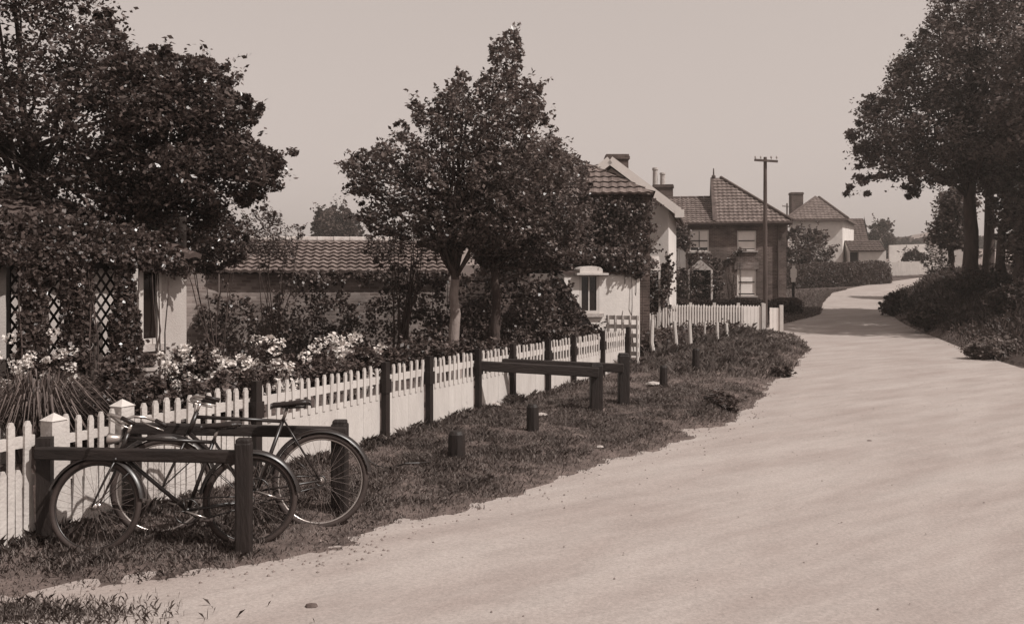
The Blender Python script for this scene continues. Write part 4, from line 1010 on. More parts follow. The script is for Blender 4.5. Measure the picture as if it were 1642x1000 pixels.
for x0, x1, yb, yt, d, lab in ((1192,1221,546,490,29.6,'white boarded gate at the right end of the far picket fence'),(1234,1250,532,492,33,'white boarded panel right of the telegraph pole')):
    a, b_ = P(x0,0,d), P(x1,0,d); h = P(0,yt,d).z; root = thing('boarded_gate', lab, 'gate', ((a.x+b_.x)/2, d, 0)); mb = MB(); n_ = max(3,int((b_.x-a.x)/.11))
    for i in range(n_):
        w_ = (b_.x-a.x)/n_; mb.box((a.x+w_*(i+.5), d+random.uniform(-.004,.004), h/2), (w_-.008,.025,h-.05+random.uniform(-.02,.02)))
    mb.bar((a.x,d+.03,h*.3),(b_.x,d+.03,h*.3),.03,.1); mb.bar((a.x,d+.03,h*.8),(b_.x,d+.03,h*.8),.03,.1); mb.build('boards', M['white_bright'], root)
    mb = MB(); mb.box((b_.x+.06,d,h/2+.02),(.12,.12,h+.1)); mb.build('post', M['white'], root)
stakes = [(1046,586,520),(1085,581,522),(1108,577,520),(1131,562,522),(1151,564,522),(1167,560,524)]
labs = ['bent pale stake nearest the white lattice panel','second pale stake from the lattice panel, a thick one','third pale stake from the lattice panel','thin pale stake in the middle of the wire fence row','wide pale stake, second from the far end of the row','farthest pale stake of the row before the white gate']
for (px, yb, yt), lab in zip(stakes, labs):
    g0 = gp(px, yb); h = (yb-yt)*g0.y/F + .1; ln = random.uniform(-.10,.03); mb = MB()
    r = .05 if 'thin' not in lab else .03
    mb.tube([(g0.x+.08*('bent' in lab),g0.y,-.1+.12),(g0.x-.02,g0.y,h*.5),(g0.x+ln*.6,g0.y,h)], [r*1.1,r,r*.85], 7)
    tag(mb.build('stake', M['white_old']), lab, 'stake', 'pale stakes beyond the picket fence')
# ---------------------------------------------------------------- garden
# big dark evergreens at the left
tree('evergreen_tree', 'big dark glossy evergreen filling the upper left corner', 'tree', (P(60,0,14.2).x, 14.2, 0), 2.6, .17,
     [(-190,-170),(120,-160),(165,-40),(178,12),(160,25),(205,55),(240,110),(250,260),(235,400),(200,432),(-190,432)], 13.2, 1.6, 620, 84, .30, .088, M['leaf_holly'], 'dark evergreens over the stucco cottage', limbs=26, holes=[(60,52,9,8),(75,100,7,9),(110,300,6,5)])
tree('evergreen_tree', 'rounder dark evergreen with a ragged right edge before the outbuilding', 'tree', (P(236,0,14.0).x, 14.0, 0), 2.6, .15,
     [(180,95),(232,86),(285,78),(300,98),(330,96),(352,78),(360,84),(374,114),(362,140),(398,150),(412,146),(420,166),(396,195),(408,222),(440,246),(476,228),(480,236),(446,276),(438,312),(402,322),(352,345),(330,372),(300,408),(240,436),(180,432)], 13.0, 1.25, 520, 74, .25, .085, M['leaf_holly'], 'dark evergreens over the stucco cottage', limbs=26, holes=[(270,300,16,10),(300,330,20,12),(262,345,10,16),(330,250,9,8),(300,180,8,6),(345,290,14,8),(205,300,6,6),(375,290,10,8)])
shrub('bare_twigged_shrub', 'twiggy shrub rising before the left end of the outbuilding roof', [(395,345),(425,325),(440,340),(470,350),(500,372),(480,385),(470,420),(440,436),(415,425),(395,400),(380,370)], 19.5, .6, 110, 26, .16, .07, M['leaf_shrub'], stems=9)
shrub('leafy_shrub', 'dark leafy shrub under the right side of the round evergreen', [(300,380),(330,345),(375,350),(400,380),(390,415),(360,432),(320,440),(290,430)], 17.5, .8, 200, 40, .24, .08, M['leaf_holly'], stems=8)
tree('apple_tree', 'tall fruit tree with whitewashed trunk and a thin spire of new shoots', 'tree', (P(729,0,18).x, 18, 0), 2.3, .12,
     [(552,258),(560,300),(580,330),(566,352),(600,372),(650,386),(690,402),(740,404),(800,396),(850,380),(872,330),(905,262),(893,215),(876,190),(868,150),(873,130),(852,140),(836,124),(838,90),(834,58),(818,48),(796,66),(780,92),(786,118),(764,132),(742,116),(716,128),(708,150),(690,176),(662,162),(655,190),(632,204),(640,224),(612,226),(598,246),(570,250)], 18, 1.7, 1250, 22, .19, .10, M['leaf_pear'], limbs=60, lower=1.7, bark=M['bark'], holes=[(600,320,14,8),(640,355,24,9),(700,360,10,8),(820,330,7,6),(680,215,9,8),(760,170,8,8),(640,270,8,6),(720,300,6,6)])
tree('fruit_tree', 'darker fruit tree with bare trunk in front of the ivy wing', 'tree', (P(795,0,19.5).x, 19.5, 0), 2.2, .13,
     [(740,300),(790,250),(860,235),(900,240),(935,262),(950,300),(945,360),(930,410),(900,432),(850,430),(800,440),(760,420),(740,370)], 19.8, 1.3, 620, 32, .24, .10, M['leaf_pear'], limbs=18)
shrub('bush', 'thin leafy bush with forked stems before the right end of the outbuilding roof', [(590,365),(640,350),(690,370),(700,400),(680,430),(640,440),(600,420),(570,395)], 20.5, .6, 90, 24, .2, .08, M['leaf_shrub'], stems=10)
# creepers on the walls behind
def creeper(label, poly, d, n, size=.09, m='leaf_ivy', per=26, r=.2, thick=.16, name='creeper', holes=(), sprays=.5):
    c, p = clump_points(poly, d, thick, n, per, r, holes, flat=1.0, sprays=sprays)
    xs = [q[0] for q in poly]; x0 = 0 if isinstance(d, tuple) else (sum(xs)/len(xs)-CX)*d/F
    if isinstance(d, tuple): d = d[1]+(d[3]-d[1])*(sum(xs)/len(xs)-d[0])/(d[2]-d[0]); x0 = (sum(xs)/len(xs)-CX)*d/F
    root = thing(name, label, 'creeper', (x0, d, 0)); leaves('foliage', p, size, M[m], root, .1, .8)
    mb = MB()
    for i in range(8): limb(mb, (c[i][0]+random.uniform(-.12,.12), c[i][1]+thick*.3, zg(c[i][0],c[i][1])), c[i], .016, .005, 5, .10)
    xs8 = sorted(c[i][0] for i in range(8)); mb.tube([(q, lerp(float(c[:8,1].min()), float(c[:8,1].max()), .5)+thick*.3, zg(q,float(c[0][1]))+.02) for q in xs8], .02, 6)
    mb.build('stem', M['bark'], root)
    return root
creeper('dark creeper over the lower half of the outbuilding wall', [(310,500),(340,480),(380,470),(430,488),(470,440),(520,448),(560,490),(600,470),(640,450),(700,445),(730,480),(730,600),(310,600)], 21.6, 420)
creeper('dark creeper on the garden wall right of the whitewashed trunk', [(735,440),(790,430),(850,436),(890,470),(900,520),(890,600),(735,600)], 21.6, 260)
creeper('ragged creeper trailing along the top of the outbuilding wall', [(470,432),(560,438),(640,432),(720,436),(720,460),(640,462),(560,452),(500,470),(470,450)], 21.6, 70)
creeper('dark creeper smothering the sloping side of the boarded shed', [(838,452),(896,444),(912,462),(938,500),(946,540),(940,580),(838,580)], 22.35, 230, .085, 'leaf_shrub', 28, .15, .2)
creeper('dense ivy covering the cottage wing up to its eaves', [(770,330),(850,318),(950,320),(1040,318),(1046,350),(1044,400),(1030,440),(1000,448),(975,430),(930,424),(900,440),(860,470),(780,470)], 26.9, 900, .10, 'leaf_ivy', 30, .26, .30, 'ivy', [(1012,385,3,26)])
creeper('ivy spread thickly over the hipped roof of the cottage wing', [(790,240),(885,236),(905,246),(950,270),(945,290),(930,316),(790,316)], 28.2, 330, .10, 'leaf_ivy', 28, .22, .9, 'ivy')
creeper('ivy bush round the foot of the white cottage gable', [(1028,425),(1074,410),(1078,440),(1072,480),(1060,500),(1030,500)], 27.9, 120, .10, 'leaf_ivy', 26, .22, .4, 'ivy')
creeper('ivy on the upper left of the brick house front', [(1072,362),(1106,366),(1106,402),(1090,398),(1072,400)], 50.6, 70, .14, 'leaf_ivy', 24, .3, .2, 'ivy')
creeper('dark climber over the porch of the brick house', [(1076,436),(1103,430),(1106,408),(1122,402),(1142,420),(1160,440),(1163,475),(1150,490),(1076,490)], 50.75, 160, .14, 'leaf_ivy', 26, .32, .4, 'ivy')
creeper('thin climber straggling between the brick house windows', [(1140,408),(1158,418),(1182,402),(1186,392),(1190,400),(1172,418),(1158,430),(1142,424)], 50.8, 34, .13, 'leaf_ivy', 20, .2, .15, 'ivy')
creeper('dark climber smothering the low roof of the stucco cottage', [(-60,350),(100,345),(230,368),(300,408),(316,436),(300,446),(250,436),(214,432),(100,425),(-60,425)], (30, 10.2, 300, 12.3), 460, .06, 'leaf_holly', 34, .15, .4)
creeper('ivy hanging over the roof of the whitewashed outhouse', [(880,400),(960,396),(1030,400),(1034,440),(1028,452),(1010,446),(985,438),(970,434),(925,424),(905,440),(885,440)], 23.9, 190, .09, 'leaf_ivy', 28, .2, .45, 'ivy')
VD = (30, 9.2, 220, 10.5); VD2 = (30, 9.15, 220, 10.45)
# climbers on the verandah
for lab, pl in (('dark climber on the lattice at the left edge of the photo',[(34,395),(76,395),(73,600),(36,610)]),('dark climber on the lattice between the two bright strips',[(98,400),(147,400),(147,600),(102,620)]),
                ('dark climber round the cottage window and doorway',[(188,420),(214,425),(216,470),(228,560),(222,620),(180,620),(176,505),(186,500)]),
                ('dark climber hanging over the top of the lattice',[(-60,385),(290,400),(300,436),(250,436),(214,430),(190,436),(176,424),(160,418),(140,424),(110,426),(95,452),(76,456),(70,424),(28,424),(-60,425)])):
    creeper(lab, pl, VD if 'hanging' not in lab else VD2, 300 if 'hanging' not in lab else 420, .052, 'leaf_holly', 30, .08, .14, sprays=.05)
# flower border behind the fence
H_ = 'flowering shrubs along the garden fence'
shrub('flower_bush', 'white flowering bush between the cottage window and the pale wall', [(270,600),(285,562),(330,556),(350,585),(350,640),(270,650)], 10.6, .35, 110, 34, .14, .065, M['leaf_shrub'], H_, flowers=(26,.075,None), base=(P(310,0,10.6).x,10.6,0))
shrub('flower_bush', 'white flowering bush in front of the pale end of the cottage', [(345,600),(370,572),(430,562),(470,570),(470,640),(345,640)], 10.9, .35, 130, 34, .14, .065, M['leaf_shrub'], H_, flowers=(46,.085,None), base=(P(405,0,10.9).x,10.9,0))
shrub('flower_bush', 'largest white flowering bush, left of the whitewashed trunk', [(470,600),(495,562),(530,550),(580,548),(600,570),(600,620),(470,630)], 12.6, .35, 130, 34, .14, .07, M['leaf_shrub'], H_, flowers=(54,.095,None), base=(P(535,0,12.6).x,12.6,0))
shrub('flower_bush', 'white flowering bush at the far left under the lattice', [(5,600),(30,565),(75,560),(105,575),(110,640),(5,640)], 9.3, .3, 80, 30, .13, .06, M['leaf_shrub'], H_, flowers=(34,.065,None), base=(P(55,0,9.3).x,9.3,0))
shrub('garden_bush', 'dark low bush behind the fence next to the garden gate', [(105,640),(150,600),(220,590),(260,610),(265,690),(105,720)], 9.0, .35, 160, 36, .16, .06, M['leaf_holly'], cat='shrub', base=(P(185,0,9.0).x,9.0,0))
shrub('garden_bush', 'dark low bush behind the fence by the first dark post', [(260,640),(330,600),(420,590),(440,600),(430,640),(320,690),(260,690)], 9.75, .35, 170, 36, .16, .06, M['leaf_shrub'], base=(P(350,0,9.75).x,9.75,0))
shrub('garden_bush', 'dark low hedge behind the middle of the fence', [(430,600),(520,575),(620,560),(640,575),(560,610),(440,640)], 11.6, .4, 150, 34, .17, .07, M['leaf_shrub'], base=(P(530,0,11.6).x,11.6,0))
shrub('garden_bush', 'dark low hedge by the whitewashed trunk', [(610,560),(680,540),(760,545),(820,550),(820,580),(700,580),(620,600)], 14.6, .5, 150, 34, .2, .08, M['leaf_shrub'], base=(P(720,0,14.6).x,14.6,0))
shrub('garden_bush', 'dark low hedge before the shed', [(810,545),(870,525),(960,522),(965,560),(900,575),(810,580)], 19.6, .5, 140, 34, .22, .09, M['leaf_shrub'], base=(P(880,0,19.6).x,19.6,0))
# long leaved tussock behind the fence at the left
ts = thing('tussock', 'large tussock of long narrow leaves behind the fence at the far left', 'plant', (P(58,0,8.3).x, 8.3, 0))
n_ = 900; a_ = rng.uniform(0,2*np.pi,n_); r_ = rng.uniform(0,.16,n_); bs = np.stack([ts.location.x+r_*np.cos(a_), ts.location.y+r_*np.sin(a_), np.full(n_,.35)],1)
tb_ = np.array(bs); H2 = rng.uniform(.55,.95,n_)
az = a_+rng.normal(0,.5,n_); ln = rng.uniform(.1,.75,n_); V = []
dv = np.stack([np.cos(az),np.sin(az),np.zeros(n_)],1); sv = np.stack([-np.sin(az),np.cos(az),np.zeros(n_)],1)*.007
up3 = np.array([[0,0,1.0]]); hh = H2[:,None]; l2 = ln[:,None]
p1_ = bs+up3*hh*.55+dv*l2*hh*.35; p2_ = bs+up3*hh*(.95-.3*l2)+dv*l2*hh*.85; p3_ = bs+up3*hh*(1-.75*l2)+dv*l2*hh*1.25
o_ = np.array(ts.location)
V = np.concatenate([np.stack([bs-sv,bs+sv,p1_+sv,p1_-sv],1).reshape(-1,3), np.stack([p1_-sv,p1_+sv,p2_+sv*.8,p2_-sv*.8],1).reshape(-1,3), np.stack([p2_-sv*.8,p2_+sv*.8,p3_+sv*.1,p3_-sv*.1],1).reshape(-1,3)])-o_
fast_mesh('leaves', V, 3*n_, 4, M['grass_long'], ts)
mb = MB(); mb.lathe((ts.location.x,ts.location.y,0), [(.3,-.05),(.28,.2),(.16,.38),(.05,.42)], 12); mb.build('rootstock', M['soil'], ts)
# pots
for px, py, d, lab, mm in ((178,606,9.7,'terracotta flower pot on a stand beside the cottage doorway','terracotta'),(237,603,9.9,'pale stone flower pot under the cottage window','stone')):
    q = P(px,py,d); root = thing('flower_pot', lab, 'flower pot', (q.x,d,0)); z0 = q.z-.09
    mb = MB(); mb.lathe((q.x,d,z0), [(.07,0),(.10,.15),(.115,.155),(.115,.19),(.095,.19),(.09,.16)], 14); mb.build('pot', M[mm], root)
    mb = MB(); mb.box((q.x,d,z0-.02),(.30,.26,.036)); mb.box((q.x,d,(z0-.04)/2),(.16,.16,z0-.04)); mb.build('stand', M['grey_wood'], root)
    g_ = rng.uniform(-1,1,size=(160,3))*[.07,.07,.08]+[q.x,d,z0+.25]; leaves('plant', g_, .06, M['leaf_shrub'], root, .3)
# dark hedge behind the pale stakes, and other hedges
def hedge(label, pts, w, h, n, size, m='leaf_hedge', name='hedge', cat='hedge', zoff=0, rough=.08):
    # a clipped hedge along ground points: a dark inner mass with leaves all over its faces
    p0 = pts[0]; root = thing(name, label, cat, (p0[0], p0[1], zg(*p0)))
    P_ = []; L = [math.dist(a,b) for a,b in zip(pts,pts[1:])]; tot = sum(L)
    t = rng.uniform(0, tot, n); cs = np.cumsum([0]+L)
    for s in t:
        i = min(len(L)-1, int(np.searchsorted(cs, s, 'right')-1)); k = (s-cs[i])/L[i]; a, b = pts[i], pts[i+1]
        x, y = lerp(a[0],b[0],k), lerp(a[1],b[1],k); dx, dy = (b[0]-a[0])/L[i], (b[1]-a[1])/L[i]
        hh = h*(1+.10*noise.noise((s*.6,0,h))); an = random.random()*math.pi
        cx, cz = math.cos(an), math.sin(an); q = max(abs(cx), abs(cz)); sq = .35
        cx = lerp(cx/q, cx, sq); cz = lerp(cz/q, cz, sq); end = min(s, tot-s); ek = min(1, .45+end/(w*.9))
        o = cx*w/2*ek*random.uniform(.8,1.04)+random.gauss(0,rough*.5); z = cz*hh*ek*random.uniform(.80,1.03) if random.random() < .55 else random.uniform(0,hh)*ek*(1 if abs(cx) > .8 else cz)
        P_.append((x-dy*o, y+dx*o, zg(x,y)+max(.02,z)+zoff+random.gauss(0,rough*.4)))
    leaves('foliage', np.array(P_), size, M[m], root, .4, .7)
    mb = MB()
    for i, (a, b) in enumerate(zip(pts, pts[1:])):
        dx, dy = (b[0]-a[0])/L[i], (b[1]-a[1])/L[i]; q = []
        a2 = (a[0]+dx*w*.3*(i==0), a[1]+dy*w*.3*(i==0)); b2 = (b[0]-dx*w*.3*(i==len(L)-1), b[1]-dy*w*.3*(i==len(L)-1))
        for (x,y) in (a2, b2):
            q.append([Vector((x-dy*o*w, y+dx*o*w, zg(x,y)+z*h+zoff)) for o, z in ((-.40,-.1),(.40,-.1),(.40,.7),(.25,.86),(-.25,.86),(-.40,.7))])
        n6 = 6; mb.add(q[0]+q[1], [(5,4,3,2,1,0),(6,7,8,9,10,11)]+[(j,(j+1)%n6,(j+1)%n6+6,j+6) for j in range(n6)])
    mb.build('inner_twigs', M['bark'], root)
    return root
s2 = [(gp(1035,575).x, gp(1035,575).y+.8), (gp(1110,560).x, gp(1110,560).y+.8), (gp(1225,549).x-.6, gp(1225,549).y)]
hedge('dark overgrown hedge behind the row of pale stakes', s2, .9, .55, 6000, .10, rough=.2)
hedge('low dark hedge before the brick house', [(P(1060,0,44).x,44.5),(P(1255,0,43).x,43)], .9, .62, 5000, .11, rough=.12)
hg = [(gp(1286,478).x, gp(1286,478).y+9), (P(1360,0,66).x,67), (P(1424,0,70).x,70.5)]
hedge('long clipped hedge along the left side of the far road', hg, 2.0, 1.6, 30000, .12, rough=.10)
hedge('dark rounded bush at the lane corner beside the road sign', [(gp(1262,505).x, gp(1262,505).y), (gp(1306,506).x-.9, gp(1306,506).y+1)], 1.6, .9, 5000, .12, rough=.2, name='bush', cat='bush')
hedge('rounded grassy hump at the far tip of the verge', [(P(1238,0,26.2).x,26.6),(P(1283,0,25.4).x,25.6)], 1.1, .42, 3500, .08, 'grass', 'hump', 'tussock', rough=.08)
shrub('grass_clump', 'dark tufted clump on the verge near the road edge', [(1120,665),(1128,640),(1150,628),(1175,635),(1185,655),(1170,672)], 13.9, .3, 70, 30, .13, .07, M['leaf_hedge'], cat='grass clump', stems=1, base=(P(1150,0,13.9).x,13.9,0))
shrub('grass_clump', 'dark tufted clump by the far edge of the verge', [(1235,600),(1245,582),(1262,588),(1268,604),(1250,612)], 18.8, .25, 40, 26, .13, .08, M['leaf_hedge'], cat='grass clump', stems=1, base=(P(1250,0,18.8).x,18.8,0))

# trees and bushes round the far houses
tree('garden_tree', 'small spreading tree before the white house', 'tree', (*P(1290,0,70).xy, zg(P(1290,0,70).x,70)), 1.6, .12,
     [(1262,372),(1280,360),(1300,368),(1318,366),(1326,385),(1345,402),(1330,420),(1310,425),(1300,450),(1262,455),(1255,410)], 70, 2.0, 150, 30, .55, .26, M['leaf_shrub'], limbs=16)
tree('far_tree', 'rounded distant tree behind the white barn', 'tree', (*P(1410,0,150).xy, 3.0), 3, .3, [(1394,395),(1396,365),(1408,353),(1422,354),(1430,370),(1434,395)], 150, 3, 90, 50, 1.2, .5, M['leaf_far'], limbs=6)
tree('far_tree', 'rounded distant tree above the outbuilding roof', 'tree', (*P(535,0,110).xy, 3.0), 3, .35, [(500,400),(500,360),(512,338),(535,330),(562,336),(580,350),(584,400)], 110, 4, 150, 60, 1.1, .45, M['leaf_far'], limbs=6)
shrub('bush', 'dark spreading bush before the distant yard wall', [(1444,420),(1456,404),(1464,398),(1472,404),(1490,414),(1492,420)], 100, 1.2, 60, 40, .6, .3, M['leaf_hedge'], base=(*P(1467,0,100).xy, 3.2))
# hills and hedgerows
mb = MB(); nxh = 60
prof = [(1380,392),(1430,386),(1470,375),(1500,370),(1540,378),(1600,382),(1700,378)]
for j, (d, k) in enumerate(((170,.0),(260,.55),(380,1.0),(430,.8))):
    for i in range(nxh+1):
        px = lerp(-300, 2100, i/nxh); yy = 386+6*noise.noise((px*.004,2,0))-6*noise.noise((px*.012,1,5))
        if px > 1380: yy = np.interp(px, [p[0] for p in prof], [p[1] for p in prof])
        z = lerp(3.0, P(0,yy,380).z, k) ; mb.v.append(((px-CX)*d/F, d, z))
for j in range(3):
    for i in range(nxh): a = j*(nxh+1)+i; mb.f.append((a,a+1,a+nxh+2,a+nxh+1))
tag(mb.build('hills', M['hill'], smooth=True), kind='structure')
def mass(name, label, d, x0, x1, y0, y1, n, size):
    q = []
    for i in range(n):
        px = random.uniform(x0,x1); top = y0 + (y1-y0)*.35*(.5+.5*noise.noise((px*.05,d,0))*1.6); py = random.uniform(top, y1); p = P(px,py,d); q.append((p.x, d+random.uniform(-3,3), p.z))
    tag(leaves(name, np.array(q), size, M['leaf_far'], None, .4, .8), label, 'woodland', kind='stuff')
mass('woodland', 'distant belt of trees below the hills', 240, 1390, 1640, 378, 400, 2600, 1.6)
mass('woodland', 'distant hedgerow trees before the hills', 160, 1425, 1560, 396, 414, 1800, .9)

gp_ = []
while len(gp_) < 26000:
    y = random.uniform(30,62); x = at_d(Lp, y)-random.uniform(-.25,1)**2*9*(1 if random.random() < .8 else -.02); 
    if 4 < x < 32: gp_.append((x, y, zg(x,y)-.04))
gp_ = np.array(gp_); tag(blades('lane_grass', gp_, rng.uniform(.06,.22,len(gp_)), rng.uniform(.006,.014,len(gp_)), M['grass'], .8), 'rough grass sloping up to the hedge on the left of the far road', 'grass', kind='stuff')
pp = np.stack([rng.normal(-3.0,.42,2600), rng.normal(5.52,.12,2600), np.full(2600,.01)],1); tag(blades('grass_patch', pp, rng.uniform(.02,.07,2600), rng.uniform(.0015,.003,2600), M['grass'], .9), 'small grass patch on the near edge of the road at the lower left', 'grass', kind='stuff')
# ---------------------------------------------------------------- the bank on the right
bc = [(gp(px,py).x, gp(px,py).y) for px,py in ((1642,590),(1560,566),(1500,541),(1440,514),(1414,490),(1432,474))]
bc = [(16.5,17.5),(13.2,19.2)] + bc + [(P(1482,0,57).x-.4, 57.5), (32.5,66), (42,78)]
def resample(pl, st):
    out = []
    for a, b in zip(pl, pl[1:]):
        L = math.dist(a,b); n = max(1, int(L/st))
        for i in range(n): out.append((lerp(a[0],b[0],i/n), lerp(a[1],b[1],i/n)))
    return out+[pl[-1]]
cl_ = resample(bc, .5)
for _ in range(6): cl_ = [cl_[0]]+[((a[0]+2*b[0]+c[0])/4,(a[1]+2*b[1]+c[1])/4) for a,b,c in zip(cl_,cl_[1:],cl_[2:])]+[cl_[-1]]
def bank_h(s, y, x):
    cr_ = .95 + .35*max(0,min(1,(y-24)/22)); 
    k = max(0,min(1,(s-.7)/2.4)); k = k*k*(3-2*k)
    return (.22*min(1,max(0,s)/.4) if s > 0 else -.06) + k*cr_ + max(0,s-3.2)*.035 + .10*noise.noise((x*.8,y*.8,0))*min(1,max(0,s)) + .05*noise.noise((x*2.5,y*2.5,7))*min(1,max(0,s)*2)
SS = [-.3,-.05,0,.06,.2,.4,.6,.8,1.0,1.25,1.5,1.75,2,2.25,2.5,2.75,3,3.3,3.7,4.2,5,6,7,8.5,10,12,15,19,24,30,38]
def bank_pt(i, s):
    a = cl_[max(0,i-3)]; b = cl_[min(len(cl_)-1,i+3)]; L = math.dist(a,b); nx_, ny_ = (b[1]-a[1])/L, -(b[0]-a[0])/L
    blend = min(1, max(0, s)/12); nx2, ny2 = lerp(nx_, .97, blend), lerp(ny_, -.15, blend); x = cl_[i][0]+nx2*s; y = cl_[i][1]+ny2*s
    return x, y, zg(cl_[i][0],cl_[i][1])*(1-min(1,max(0,s)/20)) + zg(x,y)*min(1,max(0,s)/20) + bank_h(s, y, x)
mb = MB(); m_ = len(SS)
for i in range(len(cl_)):
    for s in SS: q = bank_pt(i, s); k = min(1, i/7); g_ = zg(q[0],q[1])-.06; mb.v.append((q[0], q[1], lerp(g_, q[2], k*k*(3-2*k))))
for i in range(len(cl_)-1):
    for j in range(m_-1): a = i*m_+j; mb.f.append((a,a+1,a+m_+1,a+m_))
tag(mb.build('bank', M['verge'], smooth=True), kind='structure')
def bank_s(px, py, dmin=18):       # where a view ray meets the bank, coarse search
    best = None; be = 1e9
    for i in range(len(cl_)):
        for s in SS[2:26]:
            x, y, z = bank_pt(i, s); u = CX+x*F/y; v = HY-(z-EYE)*F/y; e = (u-px)**2+(v-py)**2
            if e < be: be = e; best = (x,y,z)
    return best
# trodden edge of pale soil along the crest
mb = MB(); row = []
ids = [i for i in range(len(cl_)) if 24 < cl_[i][1] < 50]
for i in ids:
    for s in (2.95, 3.08, 3.2):
        s = s+.25*noise.noise((i*.35,0,0)); x,y,z = bank_pt(i, s); row.append((x,y,z+.03))
for k in range(len(ids)-1):
    for j in range(2): a = k*3+j; mb.f.append((a,a+1,a+4,a+3))
mb.v = row; M['path_soil'] = mat('bare_pale_soil', .17, .4, 2.0, .95); tag(mb.build('path', M['path_soil']), kind='structure')
# rank grass and weeds over the bank
bp_ = []; bl = []
for k in range(60000):
    i = min(len(cl_)-1, int(random.random()**1.0*len(cl_))); s = random.choice((random.uniform(.03,3.2), random.uniform(3.2,12)))
    x, y, z = bank_pt(i, s)
    if y > 62 or i < 5: continue
    edge_k = min(1, s/.6); bp_.append((x+random.gauss(0,.15), y+random.gauss(0,.15), z-.02)); bl.append((.16+.22*max(0,noise.noise((x*1.1,y*1.1,3))+.3))*edge_k*random.uniform(.5,1.4)*(1 if s < 3 else .75))
bp_ = np.array(bp_); bl = np.array(bl)
tag(blades('rank_grass', bp_, bl, rng.uniform(.008,.018,len(bl)), M['leaf_hedge'], .8), 'long rank grass covering the bank beside the road', 'grass', kind='stuff')
wp = []
for k in range(2600):
    i = random.randrange(len(cl_)); s = random.uniform(.35,2.8); x, y, z = bank_pt(i, s)
    if y > 58 or noise.noise((x*.7,y*.7,8)) < -.05: continue
    hgt = random.uniform(.05,.42)*(1.2 if y > 30 else .8)
    for _ in range(12): wp.append((x+random.gauss(0,.18), y+random.gauss(0,.18), z+random.random()*hgt))
tag(leaves('weeds', np.array(wp), .10, M['leaf_hedge'], None, .5, .6), 'dark low weeds on the bank slope', 'weeds', kind='stuff')
BU = 'bushes along the bank'
def bank_bush(label, px, py, wpx, hpx, n, size, m=None, per=36):
    m = m or M['leaf_hedge']
    x, y, z = bank_s(px, py); k = y/F; poly = []
    for a in range(14):
        t = 2*math.pi*a/14; poly.append((CX+x*F/y+wpx*math.cos(t)*(1+.15*math.sin(3*t)), py-hpx*.75+hpx*math.sin(t)*(1+.1*math.cos(4*t))))
    return shrub('bush', label, poly, y, wpx*k*.8, n, per, max(.12,hpx*k*.4), size, m, BU, base=(x,y,z-.05), cat='bush')
bank_bush('rounded dark bush at the bend where the far road turns', 1441, 502, 30, 19, 130, .15, M['leaf_hedge'])
bank_bush('pale tipped low bush at the bottom of the bank on the right edge', 1600, 578, 46, 22, 150, .09, M['grass'])
bank_bush('low dark bush lying beyond the pale tipped one at the road edge', 1500, 525, 40, 22, 150, .13)
bank_bush('dark weedy bush on the crest below the big tree', 1575, 470, 60, 22, 150, .14)
bank_bush('thin pale weeds on the crest before the glimpsed cottage', 1500, 440, 22, 40, 80, .14, M['leaf_shrub'], 14)
bank_bush('dark bush on the crest at the right edge of the photo', 1625, 500, 40, 26, 130, .14)
# steep turf end of the bank at the bend
# trees on the bank
def on_bank(px, d):
    x = (px-CX)*d/F; best = min(((bank_pt(i,s), (bank_pt(i,s)[0]-x)**2+(bank_pt(i,s)[1]-d)**2) for i in range(len(cl_)) for s in SS[3:]), key=lambda q: q[1])[0]
    return (x, d, best[2]-.1)
TB = 'tall trees on the bank'
tree('elm_tree', 'tallest tree on the bank with the broad crown reaching over the road', 'tree', on_bank(1556,38), 4.6, .33,
     [(1540,-90),(1512,2),(1490,40),(1455,72),(1448,100),(1432,124),(1400,150),(1388,152),(1398,172),(1380,188),(1352,210),(1364,222),(1386,236),(1392,252),(1376,282),(1360,308),(1384,313),(1402,288),(1428,282),(1440,306),(1468,288),(1462,318),(1486,316),(1510,298),(1540,302),(1600,300),(1660,292),(1720,270),(1750,180),(1730,20),(1680,-80)], 38.5, 5.2, 880, 76, .62, .185, M['leaf_elm'], TB, limbs=44, holes=[(1436,187,13,9),(1412,206,8,9),(1414,262,7,7),(1450,290,8,5)])
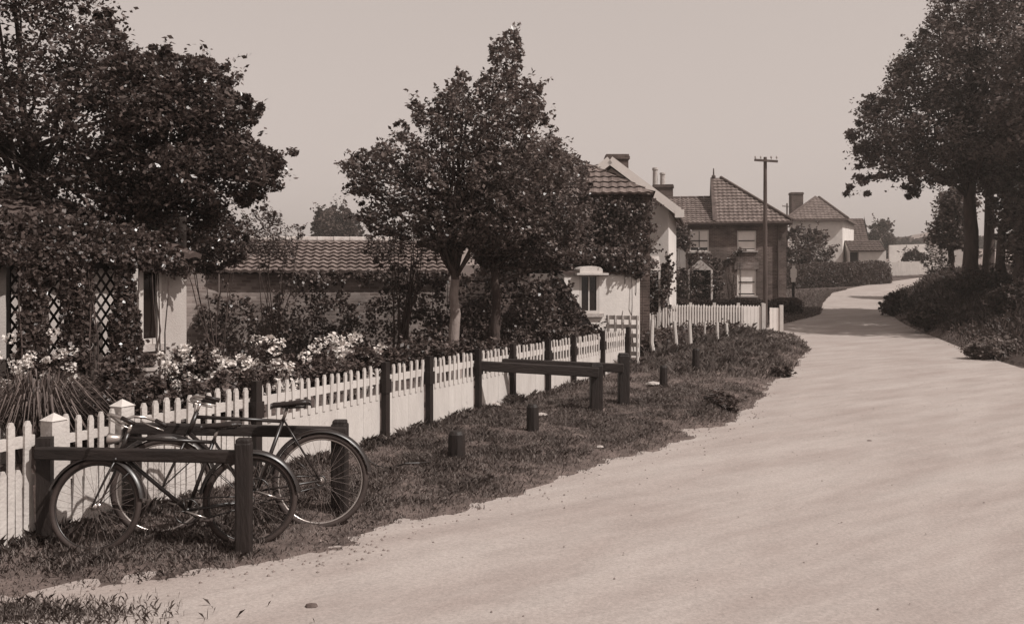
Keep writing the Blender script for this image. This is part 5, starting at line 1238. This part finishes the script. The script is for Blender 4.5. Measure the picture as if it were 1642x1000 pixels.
tree('elm_tree', 'bank tree nearest the camera with its crown entering at the upper right edge', 'tree', on_bank(1800,31.5), 4.6, .32,
     [(1640,250),(1625,180),(1632,110),(1660,40),(1720,-40),(1820,-80),(1920,-40),(1980,60),(1990,180),(1960,280),(1880,310),(1760,310),(1690,290)], 31.5, 4.6, 380, 56, .72, .24, M['leaf_elm'], TB, limbs=26)
tree('elm_tree', 'second trunk close behind the tallest bank tree', 'tree', on_bank(1586,40.5), 4.5, .26,
     [(1560,250),(1590,180),(1660,160),(1720,200),(1730,300),(1680,330),(1620,318),(1580,312)], 41, 2.2, 170, 60, .7, .25, M['leaf_elm'], TB, limbs=14)
tree('bank_tree', 'dark bushy tree behind the tall trunk on the left side', 'tree', on_bank(1525,52), 2.0, .2,
     [(1502,392),(1500,360),(1508,340),(1506,318),(1520,300),(1545,296),(1560,320),(1556,400),(1530,402)], 52, 1.6, 170, 46, .55, .24, M['leaf_elm'], TB, limbs=12)
tree('bank_tree', 'ragged tree on the bank at the right edge of the photo', 'tree', on_bank(1606,37), 2.6, .22,
     [(1588,330),(1600,300),(1640,285),(1700,280),(1720,380),(1700,430),(1660,420),(1640,440),(1622,400),(1600,370)], 37, 1.5, 170, 44, .5, .2, M['leaf_elm'], TB, limbs=14, holes=[(1600,405,8,14)])
tree('bank_tree', 'leaning dark tree half out of the frame at the right', 'tree', on_bank(1636,35), 2.8, .24,
     [(1618,330),(1650,300),(1720,300),(1730,420),(1690,470),(1640,460),(1625,400)], 35, 1.4, 150, 44, .5, .2, M['leaf_elm'], TB, limbs=12)

# ---------------------------------------------------------------- haze
if HAZE:
    mb = MB(); mb.box((40, 210, 9.5), (900, 470, 26)); hz_ = mb.build('haze', M['soil']); hm = bpy.data.materials.new('summer_haze'); hm.use_nodes = True
    n_ = hm.node_tree; n_.nodes.remove(n_.nodes['Principled BSDF']); pv = n_.nodes.new('ShaderNodeVolumePrincipled'); pv.inputs['Density'].default_value = HAZE; pv.inputs['Color'].default_value = (.93,.86,.80,1); pv.inputs['Anisotropy'].default_value = .3
    n_.links.new(pv.outputs['Volume'], n_.nodes['Material Output'].inputs['Volume']); hz_.data.materials.clear(); hz_.data.materials.append(hm); tag(hz_, kind='stuff')
